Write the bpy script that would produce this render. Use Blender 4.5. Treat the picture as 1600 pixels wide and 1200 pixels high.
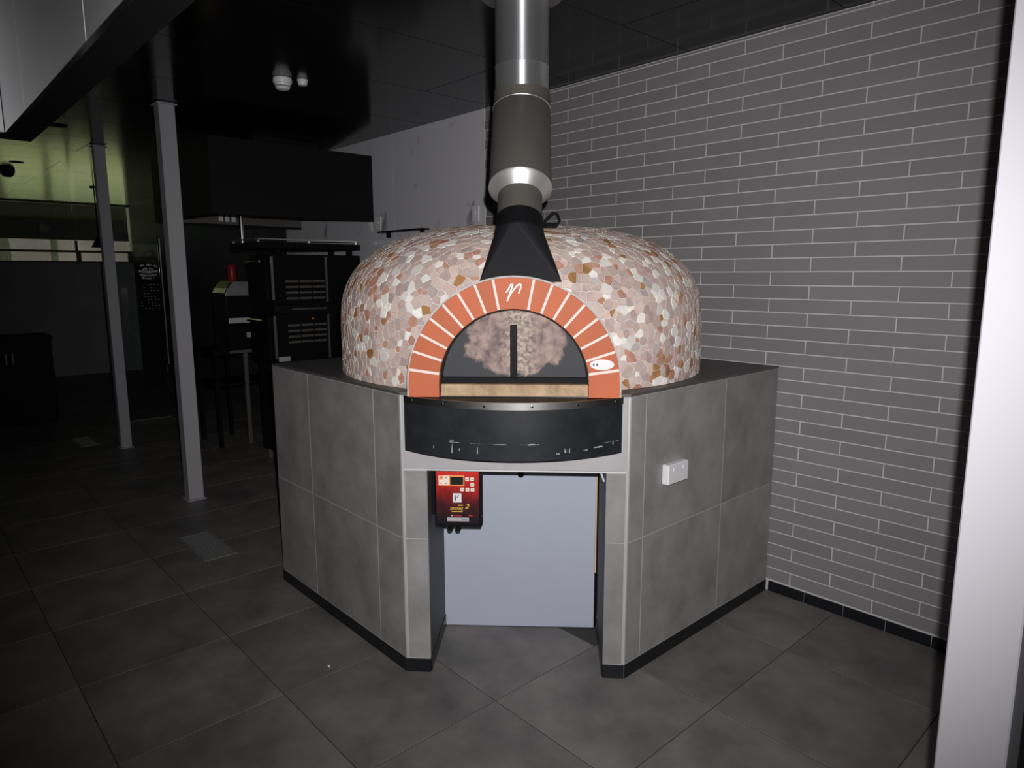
import bpy, bmesh, math, random
from mathutils import Vector, Matrix
import numpy as np

for o in list(bpy.data.objects):
    bpy.data.objects.remove(o)
SC = bpy.context.scene
COL = SC.collection
random.seed(7)

# ------------------------------------------------------------------ camera
CAM = Vector((1.6181, -3.3158, 1.6616))
YAW, PIT, ROL, FPX = 0.8289, 0.1592, -0.0018, 1070.09
Fw = Vector((-math.sin(YAW) * math.cos(PIT), math.cos(YAW) * math.cos(PIT), -math.sin(PIT)))
Rt = Fw.cross(Vector((0, 0, 1))).normalized()
Up = Rt.cross(Fw)
R2 = Rt * math.cos(ROL) + Up * math.sin(ROL)
U2 = Up * math.cos(ROL) - Rt * math.sin(ROL)
cd = bpy.data.cameras.new('camera')
cam = bpy.data.objects.new('camera', cd)
COL.objects.link(cam)
mw = Matrix((R2, U2, -Fw)).transposed().to_4x4()
mw.translation = CAM
cam.matrix_world = mw
cd.sensor_width = 36
cd.lens = 36 * FPX / 1600
cd.clip_start = 0.05
cd.clip_end = 200
SC.camera = cam

# ------------------------------------------------------------------ world: dull overcast daylight outside the far window
W = bpy.data.worlds.new('overcast_sky')
SC.world = W
W.use_nodes = True
bg = W.node_tree.nodes['Background']
bg.inputs[0].default_value = (0.80, 0.88, 1.0, 1)
bg.inputs[1].default_value = 1.9

# ------------------------------------------------------------------ the camera's flash (right of and above the lens)
fl = bpy.data.lights.new('camera_flash', 'SPOT')
fl.energy = 345
fl.spot_size = math.radians(100)
fl.spot_blend = 1.0
fl.shadow_soft_size = 0.013
fl.color = (1.0, 0.985, 0.985)
flo = bpy.data.objects.new('camera_flash', fl)
COL.objects.link(flo)
flo.location = CAM + Rt * 0.045 + Up * 0.11 - Fw * 0.02
aim = Fw + Rt * 0.045 + Up * 0.015
flo.rotation_euler = aim.to_track_quat('-Z', 'Y').to_euler()

SC.view_settings.view_transform = 'Standard'
SC.view_settings.look = 'None'
SC.view_settings.gamma = 1
SC.view_settings.use_curve_mapping = False
SC.view_settings.exposure = 0.0

# ------------------------------------------------------------------ materials
def mat(name, col, rough=0.5, metal=0.0, var=0.0, scale=6.0, spec=0.5, bump=0.0, bscale=60, rand=0.0,
        col2=None, detail=5, aniso=0.0, coat=0.0):
    """principled material; VAR mixes towards COL2 (or a darker COL) with object-space noise, RAND shifts value per object"""
    m = bpy.data.materials.new(name)
    m.use_nodes = True
    nt = m.node_tree
    b = nt.nodes['Principled BSDF']
    b.inputs['Base Color'].default_value = (*col, 1)
    b.inputs['Roughness'].default_value = rough
    b.inputs['Metallic'].default_value = metal
    b.inputs['Specular IOR Level'].default_value = spec
    b.inputs['Anisotropic'].default_value = aniso
    b.inputs['Coat Weight'].default_value = coat
    if var or rand or bump:
        tc = nt.nodes.new('ShaderNodeTexCoord')
        oi = nt.nodes.new('ShaderNodeObjectInfo')
        mp = nt.nodes.new('ShaderNodeVectorMath'); mp.operation = 'MULTIPLY_ADD'
        mp.inputs[1].default_value = (37.0, 53.0, 71.0)
        nt.links.new(oi.outputs['Random'], mp.inputs[0])
        nt.links.new(tc.outputs['Object'], mp.inputs[2])
        last = None
        if var:
            n = nt.nodes.new('ShaderNodeTexNoise')
            n.inputs['Scale'].default_value = scale
            n.inputs['Detail'].default_value = detail
            n.inputs['Roughness'].default_value = 0.62
            nt.links.new(mp.outputs[0], n.inputs['Vector'])
            cr = nt.nodes.new('ShaderNodeMapRange')
            cr.inputs[1].default_value = 0.32; cr.inputs[2].default_value = 0.70
            cr.inputs[4].default_value = var
            nt.links.new(n.outputs['Fac'], cr.inputs[0])
            mx = nt.nodes.new('ShaderNodeMix'); mx.data_type = 'RGBA'
            c2 = col2 or tuple(c * 0.3 for c in col)
            mx.inputs[6].default_value = (*col, 1)
            mx.inputs[7].default_value = (*c2, 1)
            nt.links.new(cr.outputs[0], mx.inputs[0])
            last = mx.outputs[2]
        if rand:
            hv = nt.nodes.new('ShaderNodeHueSaturation')
            rr = nt.nodes.new('ShaderNodeMapRange')
            rr.inputs[3].default_value = 1 - rand; rr.inputs[4].default_value = 1 + rand
            nt.links.new(oi.outputs['Random'], rr.inputs[0])
            nt.links.new(rr.outputs[0], hv.inputs['Value'])
            if last: nt.links.new(last, hv.inputs['Color'])
            else: hv.inputs['Color'].default_value = (*col, 1)
            last = hv.outputs['Color']
        if last: nt.links.new(last, b.inputs['Base Color'])
        if bump:
            n2 = nt.nodes.new('ShaderNodeTexNoise')
            n2.inputs['Scale'].default_value = bscale
            n2.inputs['Detail'].default_value = 4
            nt.links.new(mp.outputs[0], n2.inputs['Vector'])
            bp = nt.nodes.new('ShaderNodeBump')
            bp.inputs['Strength'].default_value = bump
            bp.inputs['Distance'].default_value = 0.004
            nt.links.new(n2.outputs['Fac'], bp.inputs['Height'])
            nt.links.new(bp.outputs[0], b.inputs['Normal'])
    return m

M = {}
M['brick'] = mat('grey_brick_tile', (0.225, 0.212, 0.216), 0.5, var=0.5, scale=5, col2=(0.185, 0.178, 0.186), rand=0.06, bump=0.12, bscale=90)
M['grout'] = mat('pale_grout', (0.53, 0.515, 0.52), 0.85)
M['grout_mid'] = mat('grey_counter_grout', (0.40, 0.39, 0.385), 0.85)
M['grout_dark'] = mat('dark_floor_grout', (0.04, 0.038, 0.037), 0.9)
M['tile'] = mat('concrete_look_tile', (0.285, 0.277, 0.272), 0.5, var=0.85, scale=5.5, col2=(0.170, 0.162, 0.159), rand=0.08, bump=0.06, bscale=40, detail=8)
M['tile_pale'] = mat('pale_concrete_tile', (0.40, 0.385, 0.39), 0.5, var=0.6, scale=8, col2=(0.31, 0.30, 0.305), detail=8)
M['top'] = mat('dark_worktop_tile', (0.085, 0.078, 0.077), 0.5, var=0.5, scale=4, col2=(0.05, 0.047, 0.047))
M['floor'] = mat('dark_stone_floor_tile', (0.205, 0.188, 0.176), 0.5, var=1.0, scale=3.4, col2=(0.100, 0.096, 0.094), rand=0.10, bump=0.05, bscale=30, detail=8)
M['blacktile'] = mat('black_glazed_skirting', (0.010, 0.011, 0.013), 0.3, spec=0.3)
M['ceil'] = mat('black_gloss_ceiling_panel', (0.009, 0.009, 0.010), 0.15, spec=0.22)
M['seam'] = mat('light_caught_seam', (0.10, 0.10, 0.10), 0.7)  # paler than the panels: light caught along the joints put into colour
M['white_wall'] = mat('white_painted_wall', (0.27, 0.27, 0.29), 0.7, var=0.3, scale=2)
M['dark_wall'] = mat('dark_painted_wall', (0.055, 0.06, 0.058), 0.6, var=0.4, scale=2)
M['post'] = mat('pale_grey_post_paint', (0.40, 0.39, 0.425), 0.5)
M['alu_trim'] = mat('dull_aluminium_corner', (0.52, 0.515, 0.53), 0.45, metal=0.35)
M['alu'] = mat('aluminium_trim', (0.75, 0.74, 0.76), 0.4, metal=0.35)
M['black'] = mat('black_enamel', (0.007, 0.007, 0.008), 0.5, spec=0.09)
M['black_matte'] = mat('matte_black_sheet', (0.015, 0.015, 0.018), 0.5, spec=0.12, var=0.4, scale=7, col2=(0.010, 0.010, 0.012))
M['hoodblack'] = mat('dark_hood_sheet', (0.006, 0.006, 0.007), 0.6, spec=0.2)
M['void_shade'] = mat('dark_void', (0.004, 0.004, 0.004), 0.9, spec=0.1)  # near-black painting the shade inside holes, pits and the recess
M['steel'] = mat('brushed_stainless', (0.62, 0.61, 0.61), 0.34, metal=0.92, var=0.35, scale=9, col2=(0.42, 0.40, 0.37))
M['steel_dull'] = mat('heat_dulled_stainless', (0.155, 0.143, 0.127), 0.5, metal=0.4, var=0.5, scale=6, col2=(0.115, 0.105, 0.094))
M['steel_soft'] = mat('satin_hood_steel', (0.93, 0.94, 0.95), 0.22, metal=0.60, var=0.3, scale=1.5, col2=(0.6, 0.62, 0.66))
M['sheet_bounce'] = mat('pale_bounce_sheet', (0.80, 0.81, 0.83), 0.4, metal=0.1)  # end sheets kept pale as reflectors, to brighten the steel beside them
M['steel_lit'] = mat('flash_lit_satin_steel', (0.80, 0.79, 0.78), 0.38, metal=0.8)  # flash brightness on the tilted cone painted in as paler steel
M['drain'] = mat('worn_grate_steel', (0.24, 0.235, 0.23), 0.5, metal=0.25)
M['steel_soft2'] = mat('shoulder_glint_steel', (0.55, 0.54, 0.53), 0.35, metal=0.6, var=0.6, scale=8)
M['lip'] = mat('polished_lip_steel', (0.62, 0.61, 0.60), 0.31, metal=1.0, var=0.3, scale=12)
M['chrome'] = mat('polished_chrome', (0.8, 0.8, 0.8), 0.15, metal=1.0)
M['mortar'] = mat('white_arch_mortar', (0.80, 0.70, 0.65), 0.85, var=0.4, scale=30, col2=(0.66, 0.58, 0.54))
M['rim'] = mat('grey_arch_rim', (0.52, 0.50, 0.49), 0.85, var=0.4, scale=30)
M['terracotta'] = mat('orange_terracotta_brick', (0.51, 0.118, 0.041), 0.65, var=0.55, scale=8, col2=(0.40, 0.098, 0.042), rand=0.06, bump=0.06)
M['firebrick'] = mat('sooty_tan_firebrick', (0.56, 0.40, 0.25), 0.8, var=0.95, scale=16, col2=(0.24, 0.155, 0.09), bump=0.3, bscale=120)
M['shell'] = mat('mosaic_grout', (0.72, 0.685, 0.66), 0.85, var=0.3, scale=12)
M['panel'] = mat('blue_grey_board', (0.43, 0.46, 0.55), 0.55, var=0.35, scale=3, col2=(0.36, 0.39, 0.47))
M['wood'] = mat('raw_board_edge', (0.62, 0.44, 0.24), 0.7)
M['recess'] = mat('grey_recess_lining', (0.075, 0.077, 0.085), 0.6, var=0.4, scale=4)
M['white'] = mat('white_plastic', (0.74, 0.73, 0.75), 0.4)
M['ink'] = mat('dark_ink', (0.05, 0.05, 0.07), 0.6)
M['skirt'] = mat('scuffed_black_steel', (0.013, 0.014, 0.016), 0.40, spec=0.30, var=0.8, scale=8, col2=(0.028, 0.030, 0.034), detail=8)
M['scuff'] = mat('pale_scuff', (0.30, 0.31, 0.33), 0.7)
M['red'] = mat('dark_red_enamel', (0.26, 0.008, 0.014), 0.4)
M['gold'] = mat('gold_print', (0.85, 0.56, 0.10), 0.5)
M['orange'] = mat('orange_print', (0.90, 0.32, 0.10), 0.5)
M['button'] = mat('cream_button', (0.85, 0.70, 0.62), 0.5)
M['label'] = mat('silver_label', (0.42, 0.41, 0.42), 0.4)
M['pinkprint'] = mat('red_print', (0.5, 0.02, 0.05), 0.5)
M['lcd'] = mat('dark_display', (0.018, 0.020, 0.016), 0.25)
M['amber'] = mat('amber_lens', (0.6, 0.22, 0.04), 0.3)
M['lawn'] = mat('mown_grass', (0.50, 0.52, 0.16), 0.95, var=0.9, scale=0.5, col2=(0.62, 0.52, 0.28), spec=0.1)
M['hedge'] = mat('hedge_green', (0.12, 0.20, 0.10), 0.95, var=0.7, scale=1.5, spec=0.1)
M['bark'] = mat('tree_bark', (0.05, 0.05, 0.03), 0.95, var=0.5, scale=4, spec=0.1)
M['far'] = mat('pale_render_far', (0.155, 0.125, 0.10), 0.9, var=0.5, scale=0.5, spec=0.1)
M['soffit'] = mat('dark_stained_soffit', (0.012, 0.011, 0.010), 0.95, spec=0.02)
M['frame'] = mat('brown_window_frame', (0.06, 0.05, 0.035), 0.6)


# circumferentially brushed pipe: its highlight runs up the whole pipe
M['steel_pipe'] = mat('brushed_flue_pipe', (0.60, 0.60, 0.62), 0.42, metal=0.85, aniso=0.92)
nt = M['steel_pipe'].node_tree
tg = nt.nodes.new('ShaderNodeTangent'); tg.direction_type = 'RADIAL'; tg.axis = 'Z'
nt.links.new(tg.outputs[0], nt.nodes['Principled BSDF'].inputs['Tangent'])
nt.nodes['Principled BSDF'].inputs['Anisotropic Rotation'].default_value = 0.25

# marble: pale with few dark smudgy veins
mm = mat('grey_veined_marble', (0.66, 0.645, 0.69), 0.30)
nt = mm.node_tree; b = nt.nodes['Principled BSDF']
tc = nt.nodes.new('ShaderNodeTexCoord')
mp = nt.nodes.new('ShaderNodeMapping'); mp.inputs['Scale'].default_value = (1, 1, 0.8)
mp.inputs['Rotation'].default_value = (0, 0.6, 0)
nt.links.new(tc.outputs['Object'], mp.inputs[0])
n1 = nt.nodes.new('ShaderNodeTexNoise'); n1.inputs['Scale'].default_value = 7; n1.inputs['Detail'].default_value = 5; n1.inputs['Distortion'].default_value = 0.7
n2 = nt.nodes.new('ShaderNodeTexNoise'); n2.inputs['Scale'].default_value = 2.6; n2.inputs['Detail'].default_value = 2
nt.links.new(mp.outputs[0], n1.inputs[0]); nt.links.new(mp.outputs[0], n2.inputs[0])
r1 = nt.nodes.new('ShaderNodeMapRange'); r1.inputs[1].default_value = 0.60; r1.inputs[2].default_value = 0.72
r2 = nt.nodes.new('ShaderNodeMapRange'); r2.inputs[1].default_value = 0.47; r2.inputs[2].default_value = 0.60
nt.links.new(n1.outputs['Fac'], r1.inputs[0]); nt.links.new(n2.outputs['Fac'], r2.inputs[0])
mu = nt.nodes.new('ShaderNodeMath'); mu.operation = 'MULTIPLY'
nt.links.new(r1.outputs[0], mu.inputs[0]); nt.links.new(r2.outputs[0], mu.inputs[1])
mx = nt.nodes.new('ShaderNodeMix'); mx.data_type = 'RGBA'
mx.inputs[6].default_value = (0.66, 0.645, 0.69, 1); mx.inputs[7].default_value = (0.26, 0.25, 0.28, 1)
nt.links.new(mu.outputs[0], mx.inputs[0]); nt.links.new(mx.outputs[2], b.inputs['Base Color'])
M['marble'] = mm

# oven door plate: blue-grey steel with a large crusted rust and ash patch in its middle
dm = mat('rusted_door_steel', (0.085, 0.088, 0.095), 0.6, spec=0.25)
nt = dm.node_tree; b = nt.nodes['Principled BSDF']
tc = nt.nodes.new('ShaderNodeTexCoord')
sp = nt.nodes.new('ShaderNodeSeparateXYZ'); nt.links.new(tc.outputs['Object'], sp.inputs[0])
def math_n(op, a, bb=None):
    n = nt.nodes.new('ShaderNodeMath'); n.operation = op
    for i, x in enumerate((a, bb)):
        if x is None: continue
        if isinstance(x, (int, float)): n.inputs[i].default_value = x
        else: nt.links.new(x, n.inputs[i])
    return n.outputs[0]
def noise_n(scale, det=6, dist=0.0):
    n = nt.nodes.new('ShaderNodeTexNoise'); n.inputs['Scale'].default_value = scale
    n.inputs['Detail'].default_value = det; n.inputs['Distortion'].default_value = dist
    nt.links.new(tc.outputs['Object'], n.inputs[0]); return n.outputs['Fac']
def range_n(x, a, c):
    n = nt.nodes.new('ShaderNodeMapRange'); n.inputs[1].default_value = a; n.inputs[2].default_value = c
    nt.links.new(x, n.inputs[0]); return n.outputs[0]
# patch distance: |x|/0.19 and (0.13-z)/0.11 below, ragged with noise
ax = math_n('DIVIDE', math_n('ABSOLUTE', math_n('ADD', sp.outputs[0], -0.015)), 0.200)
az = math_n('DIVIDE', math_n('SUBTRACT', 0.165, sp.outputs[2]), 0.140)
az = math_n('MAXIMUM', az, 0.0)
rr = math_n('SQRT', math_n('ADD', math_n('MULTIPLY', ax, ax), math_n('MULTIPLY', az, az)))
edge = math_n('ADD', rr, math_n('MULTIPLY', math_n('SUBTRACT', noise_n(16, 8), 0.5), 1.0))
patch = range_n(edge, 1.02, 0.90)
mA = nt.nodes.new('ShaderNodeMix'); mA.data_type = 'RGBA'
mA.inputs[6].default_value = (0.15, 0.10, 0.105, 1); mA.inputs[7].default_value = (0.38, 0.28, 0.24, 1)
nt.links.new(range_n(noise_n(26, 8, 0.4), 0.35, 0.66), mA.inputs[0])
mB = nt.nodes.new('ShaderNodeMix'); mB.data_type = 'RGBA'
mB.inputs[7].default_value = (0.47, 0.41, 0.33, 1)
nt.links.new(mA.outputs[2], mB.inputs[6])
nearc = range_n(math_n('ABSOLUTE', math_n('ADD', sp.outputs[0], -0.02)), 0.09, 0.02)
nt.links.new(math_n('MULTIPLY', nearc, range_n(noise_n(70, 5), 0.44, 0.60)), mB.inputs[0])
mC = nt.nodes.new('ShaderNodeMix'); mC.data_type = 'RGBA'
mC.inputs[6].default_value = (0.046, 0.048, 0.053, 1)
nt.links.new(mB.outputs[2], mC.inputs[7]); nt.links.new(patch, mC.inputs[0])
nt.links.new(mC.outputs[2], b.inputs['Base Color'])
M['doorplate'] = dm

# control box face print: red at the top running to black at the foot
cm = mat('red_to_black_printed_face', (0.5, 0.02, 0.02), 0.35)
nt = cm.node_tree; b = nt.nodes['Principled BSDF']
tc = nt.nodes.new('ShaderNodeTexCoord')
sp = nt.nodes.new('ShaderNodeSeparateXYZ'); nt.links.new(tc.outputs['Object'], sp.inputs[0])
zz = math_n('ADD', sp.outputs[2], math_n('MULTIPLY', math_n('SUBTRACT', noise_n(22, 3), 0.5), 0.10))
cr = nt.nodes.new('ShaderNodeValToRGB')
nt.links.new(range_n(zz, -0.125, 0.125), cr.inputs[0])
e = cr.color_ramp.elements
e[0].position = 0.12; e[0].color = (0.012, 0.008, 0.010, 1)
e[1].position = 1.0; e[1].color = (0.62, 0.030, 0.022, 1)
x = cr.color_ramp.elements.new(0.40); x.color = (0.07, 0.008, 0.012, 1)
x = cr.color_ramp.elements.new(0.68); x.color = (0.40, 0.016, 0.012, 1)
nt.links.new(cr.outputs[0], b.inputs['Base Color'])
M['redface'] = cm

# window glass: clear with a fresnel sheen
gm = bpy.data.materials.new('clear_window_glass'); gm.use_nodes = True
nt = gm.node_tree; nt.nodes.clear()
ou = nt.nodes.new('ShaderNodeOutputMaterial'); ms = nt.nodes.new('ShaderNodeMixShader')
tr = nt.nodes.new('ShaderNodeBsdfTransparent'); gl = nt.nodes.new('ShaderNodeBsdfGlossy')
tr.inputs[0].default_value = (0.93, 0.95, 0.94, 1); gl.inputs['Roughness'].default_value = 0.02
fr = nt.nodes.new('ShaderNodeFresnel'); fr.inputs[0].default_value = 1.35
nt.links.new(fr.outputs[0], ms.inputs[0]); nt.links.new(tr.outputs[0], ms.inputs[1]); nt.links.new(gl.outputs[0], ms.inputs[2])
nt.links.new(ms.outputs[0], ou.inputs[0])
M['glass'] = gm

stone_cols = [((0.90, 0.87, 0.82), (0.80, 0.76, 0.70), 17), ((0.68, 0.565, 0.51), (0.54, 0.41, 0.36), 32),
              ((0.50, 0.36, 0.33), (0.64, 0.51, 0.47), 19), ((0.43, 0.20, 0.135), (0.60, 0.37, 0.28), 11),
              ((0.30, 0.15, 0.06), (0.50, 0.27, 0.12), 4), ((0.50, 0.425, 0.41), (0.62, 0.53, 0.51), 7),
              ((0.66, 0.575, 0.50), (0.66, 0.44, 0.37), 11)]
STONES = [mat('marble_mosaic_stone_%s' % n, c, 0.45, var=0.95, scale=26, col2=c2, rand=0.16, detail=6)
          for n, (c, c2, w) in zip(('cream', 'beige', 'mauve', 'terracotta', 'ochre', 'grey', 'sand'), stone_cols)]

# ------------------------------------------------------------------ builders
def tag(o, label=None, cat=None, group=None, kind=None):
    if label: o['label'] = label
    if cat: o['category'] = cat
    if group: o['group'] = group
    if kind: o['kind'] = kind
    return o

def empty(name, loc=(0, 0, 0), rz=0.0, label=None, cat=None, group=None, kind=None):
    o = bpy.data.objects.new(name, None)
    o.empty_display_size = 0.1
    COL.objects.link(o)
    o.location = loc
    o.rotation_euler = (0, 0, rz)
    return tag(o, label, cat, group, kind)

def link(name, me, parent=None, loc=(0, 0, 0), rot=(0, 0, 0), kind=None):
    o = bpy.data.objects.new(name, me)
    COL.objects.link(o)
    o.location = loc
    o.rotation_euler = rot
    if parent: o.parent = parent
    if kind: o['kind'] = kind
    return o

def mesh_from(bm, name, mats, smooth=False, recalc=True):
    if recalc: bmesh.ops.recalc_face_normals(bm, faces=bm.faces)
    me = bpy.data.meshes.new(name)
    bm.to_mesh(me); bm.free()
    for m in (mats if isinstance(mats, (list, tuple)) else [mats]): me.materials.append(m)
    if smooth:
        for p in me.polygons: p.use_smooth = True
        try: me.set_sharp_from_angle(angle=math.radians(35))
        except Exception: pass
    return me

def bm_box(bm, c, d, rz=0.0, bevel=0.0):
    r = bmesh.ops.create_cube(bm, size=1)
    vs = r['verts']
    bmesh.ops.scale(bm, vec=d, verts=vs)
    if bevel:
        es = list({e for v in vs for e in v.link_edges})
        rr = bmesh.ops.bevel(bm, geom=es, offset=bevel, segments=1, affect='EDGES', profile=0.5)
        vs = list({v for f in rr['faces'] for v in f.verts} | {v for v in vs if v.is_valid})
    if rz: bmesh.ops.rotate(bm, cent=(0, 0, 0), matrix=Matrix.Rotation(rz, 3, 'Z'), verts=vs)
    bmesh.ops.translate(bm, vec=c, verts=vs)
    return vs

_boxes = {}
def box(name, c, d, m, parent=None, rz=0.0, bevel=0.0, kind=None):
    """a box object: centre C and size D in the parent's frame; alike boxes share one mesh"""
    key = (tuple(round(x, 4) for x in d), m.name, round(bevel, 4))
    if key not in _boxes:
        bm = bmesh.new(); bm_box(bm, (0, 0, 0), d, 0, bevel)
        _boxes[key] = mesh_from(bm, name, m)
    return link(name, _boxes[key], parent, c, (0, 0, rz), kind)

def span(name, lo, hi, m, parent=None, bevel=0.0, kind=None):
    c = [(a + b_) / 2 for a, b_ in zip(lo, hi)]
    d = [abs(b_ - a) for a, b_ in zip(lo, hi)]
    return box(name, c, d, m, parent, 0, bevel, kind)

def bm_prism(bm, pts, z0, z1):
    lo = [bm.verts.new((x, y, z0)) for x, y in pts]
    hi = [bm.verts.new((x, y, z1)) for x, y in pts]
    n = len(pts)
    bm.faces.new(lo[::-1]); bm.faces.new(hi)
    for i in range(n): bm.faces.new((lo[i], lo[(i + 1) % n], hi[(i + 1) % n], hi[i]))
    return lo + hi

def prism(name, pts, z0, z1, m, parent=None, loc=(0, 0, 0), kind=None):
    bm = bmesh.new(); bm_prism(bm, pts, z0, z1)
    return link(name, mesh_from(bm, name, m), parent, loc, kind=kind)

def fprism(name, pts, y0, y1, m, parent=None, loc=(0, 0, 0), smooth=False):
    """polygon in the x-z plane extruded along y"""
    bm = bmesh.new()
    a = [bm.verts.new((x, y0, z)) for x, z in pts]; c = [bm.verts.new((x, y1, z)) for x, z in pts]
    n = len(pts)
    bm.faces.new(a); bm.faces.new(c[::-1])
    for i in range(n): bm.faces.new((a[(i + 1) % n], a[i], c[i], c[(i + 1) % n]))
    return link(name, mesh_from(bm, name, m, smooth), parent, loc)

def lathe(name, prof, m, parent=None, loc=(0, 0, 0), seg=48, smooth=True):
    bm = bmesh.new(); rings = []
    for r, z in prof:
        if r < 1e-6: rings.append([bm.verts.new((0, 0, z))])
        else: rings.append([bm.verts.new((r * math.cos(2 * math.pi * i / seg), r * math.sin(2 * math.pi * i / seg), z)) for i in range(seg)])
    for A, B_ in zip(rings, rings[1:]):
        for i in range(seg):
            j = (i + 1) % seg
            f = [A[i % len(A)], A[j % len(A)], B_[j % len(B_)], B_[i % len(B_)]]
            u = []
            for v in f:
                if v not in u: u.append(v)
            if len(u) > 2: bm.faces.new(u)
    return link(name, mesh_from(bm, name, m, smooth), parent, loc)

def bm_tube(bm, pts, r, seg=8):
    pts = [Vector(p) for p in pts]; rings = []
    for i, p in enumerate(pts):
        t = (pts[min(i + 1, len(pts) - 1)] - pts[max(i - 1, 0)]).normalized()
        a = t.cross(Vector((0, 0, 1)))
        if a.length < 1e-3: a = t.cross(Vector((1, 0, 0)))
        a.normalize(); b_ = t.cross(a)
        rings.append([bm.verts.new(p + (a * math.cos(2 * math.pi * k / seg) + b_ * math.sin(2 * math.pi * k / seg)) * r) for k in range(seg)])
    for A, B_ in zip(rings, rings[1:]):
        for k in range(seg): bm.faces.new((A[k], A[(k + 1) % seg], B_[(k + 1) % seg], B_[k]))
    bm.faces.new(rings[0][::-1]); bm.faces.new(rings[-1])

def tube(name, pts, r, m, parent=None, seg=8):
    bm = bmesh.new(); bm_tube(bm, pts, r, seg)
    return link(name, mesh_from(bm, name, m, True), parent)

def text(name, s, size, m, parent, loc, rot, shear=0.0, depth=0.0004, sx=1.0):
    cu = bpy.data.curves.new(name, 'FONT')
    cu.body = s; cu.size = size; cu.shear = shear; cu.extrude = depth
    cu.align_x = 'CENTER'; cu.align_y = 'CENTER'
    t = bpy.data.objects.new(name, cu); COL.objects.link(t)
    dg = bpy.context.evaluated_depsgraph_get()
    me = bpy.data.meshes.new_from_object(t.evaluated_get(dg))
    bpy.data.objects.remove(t)
    me.materials.clear(); me.materials.append(m)
    for v in me.vertices: v.co.x *= sx
    return link(name, me, parent, loc, rot)

# ------------------------------------------------------------------ setting: floor
HC = 2.825
XF, XN, YL = -11.7, 3.0, -6.0
floor = tag(span('floor', (XF - 0.2, YL - 0.1, -0.12), (XN + 0.1, 0.1, -0.002), M['grout_dark']), kind='structure')
PX, PY = 0.605, 0.595
xs = []; x = 0.356
while x < XN: x += PX
while x > XF - PX: xs.append(x); x -= PX
ys = []; y = -0.506 + PY
while y > YL: ys.append(y); y -= PY
for xa in xs:
    for ya in ys:
        x1, x0 = min(xa, XN), max(xa - PX, XF)
        y1, y0 = min(ya, 0.0), max(ya - PY, YL)
        if x1 - x0 < 0.05 or y1 - y0 < 0.02: continue
        if x1 < -0.05 and x0 > -1.8 and y0 > -1.15: continue       # under the counter
        o = box('tile', ((x0 + x1) / 2, (y0 + y1) / 2, -0.006), (x1 - x0 - 0.004, y1 - y0 - 0.004, 0.012), M['floor'], None, 0, 0.0012)
        o.parent = floor; o.location = Vector(o.location) - floor.location

def adopt(o, p):
    """parent a world-placed object without moving it (parents here are never scaled)"""
    o.parent = p
    pm = Matrix.Translation(p.location) @ Matrix.Rotation(p.rotation_euler.z, 4, 'Z')
    om = Matrix.Translation(o.location) @ Matrix.Rotation(o.rotation_euler.z, 4, 'Z')
    r = pm.inverted() @ om
    o.location = r.translation; o.rotation_euler = r.to_euler()
    return o

# ------------------------------------------------------------------ setting: ceiling of black gloss panels
ceil = tag(span('ceiling', (XF - 0.2, YL - 0.1, HC + 0.004), (XN + 0.1, 0.1, HC + 0.12), M['seam']), kind='structure')
CX0, CXP = -2.19, 0.80
for i in range(-7, 13):
    x1 = CX0 - CXP * i; x0 = x1 - CXP
    x1, x0 = min(x1, XN), max(x0, XF)
    if x1 - x0 < 0.05: continue
    off = (i % 2) * 1.2
    yy = 0.0
    first = 1.78 - off if i % 2 else 1.78
    cuts = [0.0]
    c = -(1.78 - off if i % 2 else 1.78)
    while c > YL: cuts.append(c); c -= 2.4
    cuts.append(YL)
    for ya, yb in zip(cuts, cuts[1:]):
        if ya - yb < 0.05: continue
        adopt(box('ceiling_panel', ((x0 + x1) / 2, (ya + yb) / 2, HC + 0.005), (x1 - x0 - 0.004, ya - yb - 0.004, 0.010), M['ceil'], None, 0, 0.001), ceil)

# ------------------------------------------------------------------ setting: long right-hand wall (brick tiles, marble, dark paint)
XM = -2.283
wall = tag(span('wall_right', (XF - 0.2, 0.0016, 0.0), (XN + 0.1, 0.12, HC + 0.1), M['grout']), kind='structure')
Z0, CP, BL = 0.062, 0.067, 0.400
G = 0.0056
bm_rest = bmesh.new()
k = 0
while Z0 + CP * k < HC:
    z0 = Z0 + CP * k; z1 = min(z0 + CP, HC)
    zc, hz = (z0 + z1) / 2, (z1 - z0) - G
    off = 0.126 if k % 2 == 0 else 0.326
    n0 = math.floor((XM - off) / BL)
    for n in range(n0, 9):
        xa, xb = off + BL * n, off + BL * (n + 1)
        xa, xb = max(xa, XM), min(xb, XN)
        if xb - xa < 0.012: continue
        if hz < 0.006: continue
        hidden = xb < 0.0 and z1 < 1.19
        if hidden: continue
        ln = xb - xa - G
        if xa < 1.1:
            adopt(box('brick', ((xa + xb) / 2, 0.0060 + random.uniform(-0.0004, 0.0004), zc), (ln, 0.012, hz), M['brick'], None, 0, 0.0010), wall)
        else:
            bm_box(bm_rest, ((xa + xb) / 2 - wall.location.x, 0.006 - wall.location.y, zc - wall.location.z), (ln, 0.012, hz))
    k += 1
link('brick_rest', mesh_from(bm_rest, 'brick_rest', M['brick']), wall, kind='stuff')
for xa, xb in ((-3.48, XM), (-4.68, -3.48), (-5.60, -4.68)):
    adopt(box('marble_slab', ((xa + xb) / 2, 0.004, HC / 2), (xb - xa - 0.0003, 0.012, HC), M['marble'], None, 0, 0.001), wall)
adopt(span('dark_wall_panel', (XF, 0.0, 0.0), (-5.602, 0.0105, HC), M['dark_wall']), wall)
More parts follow.
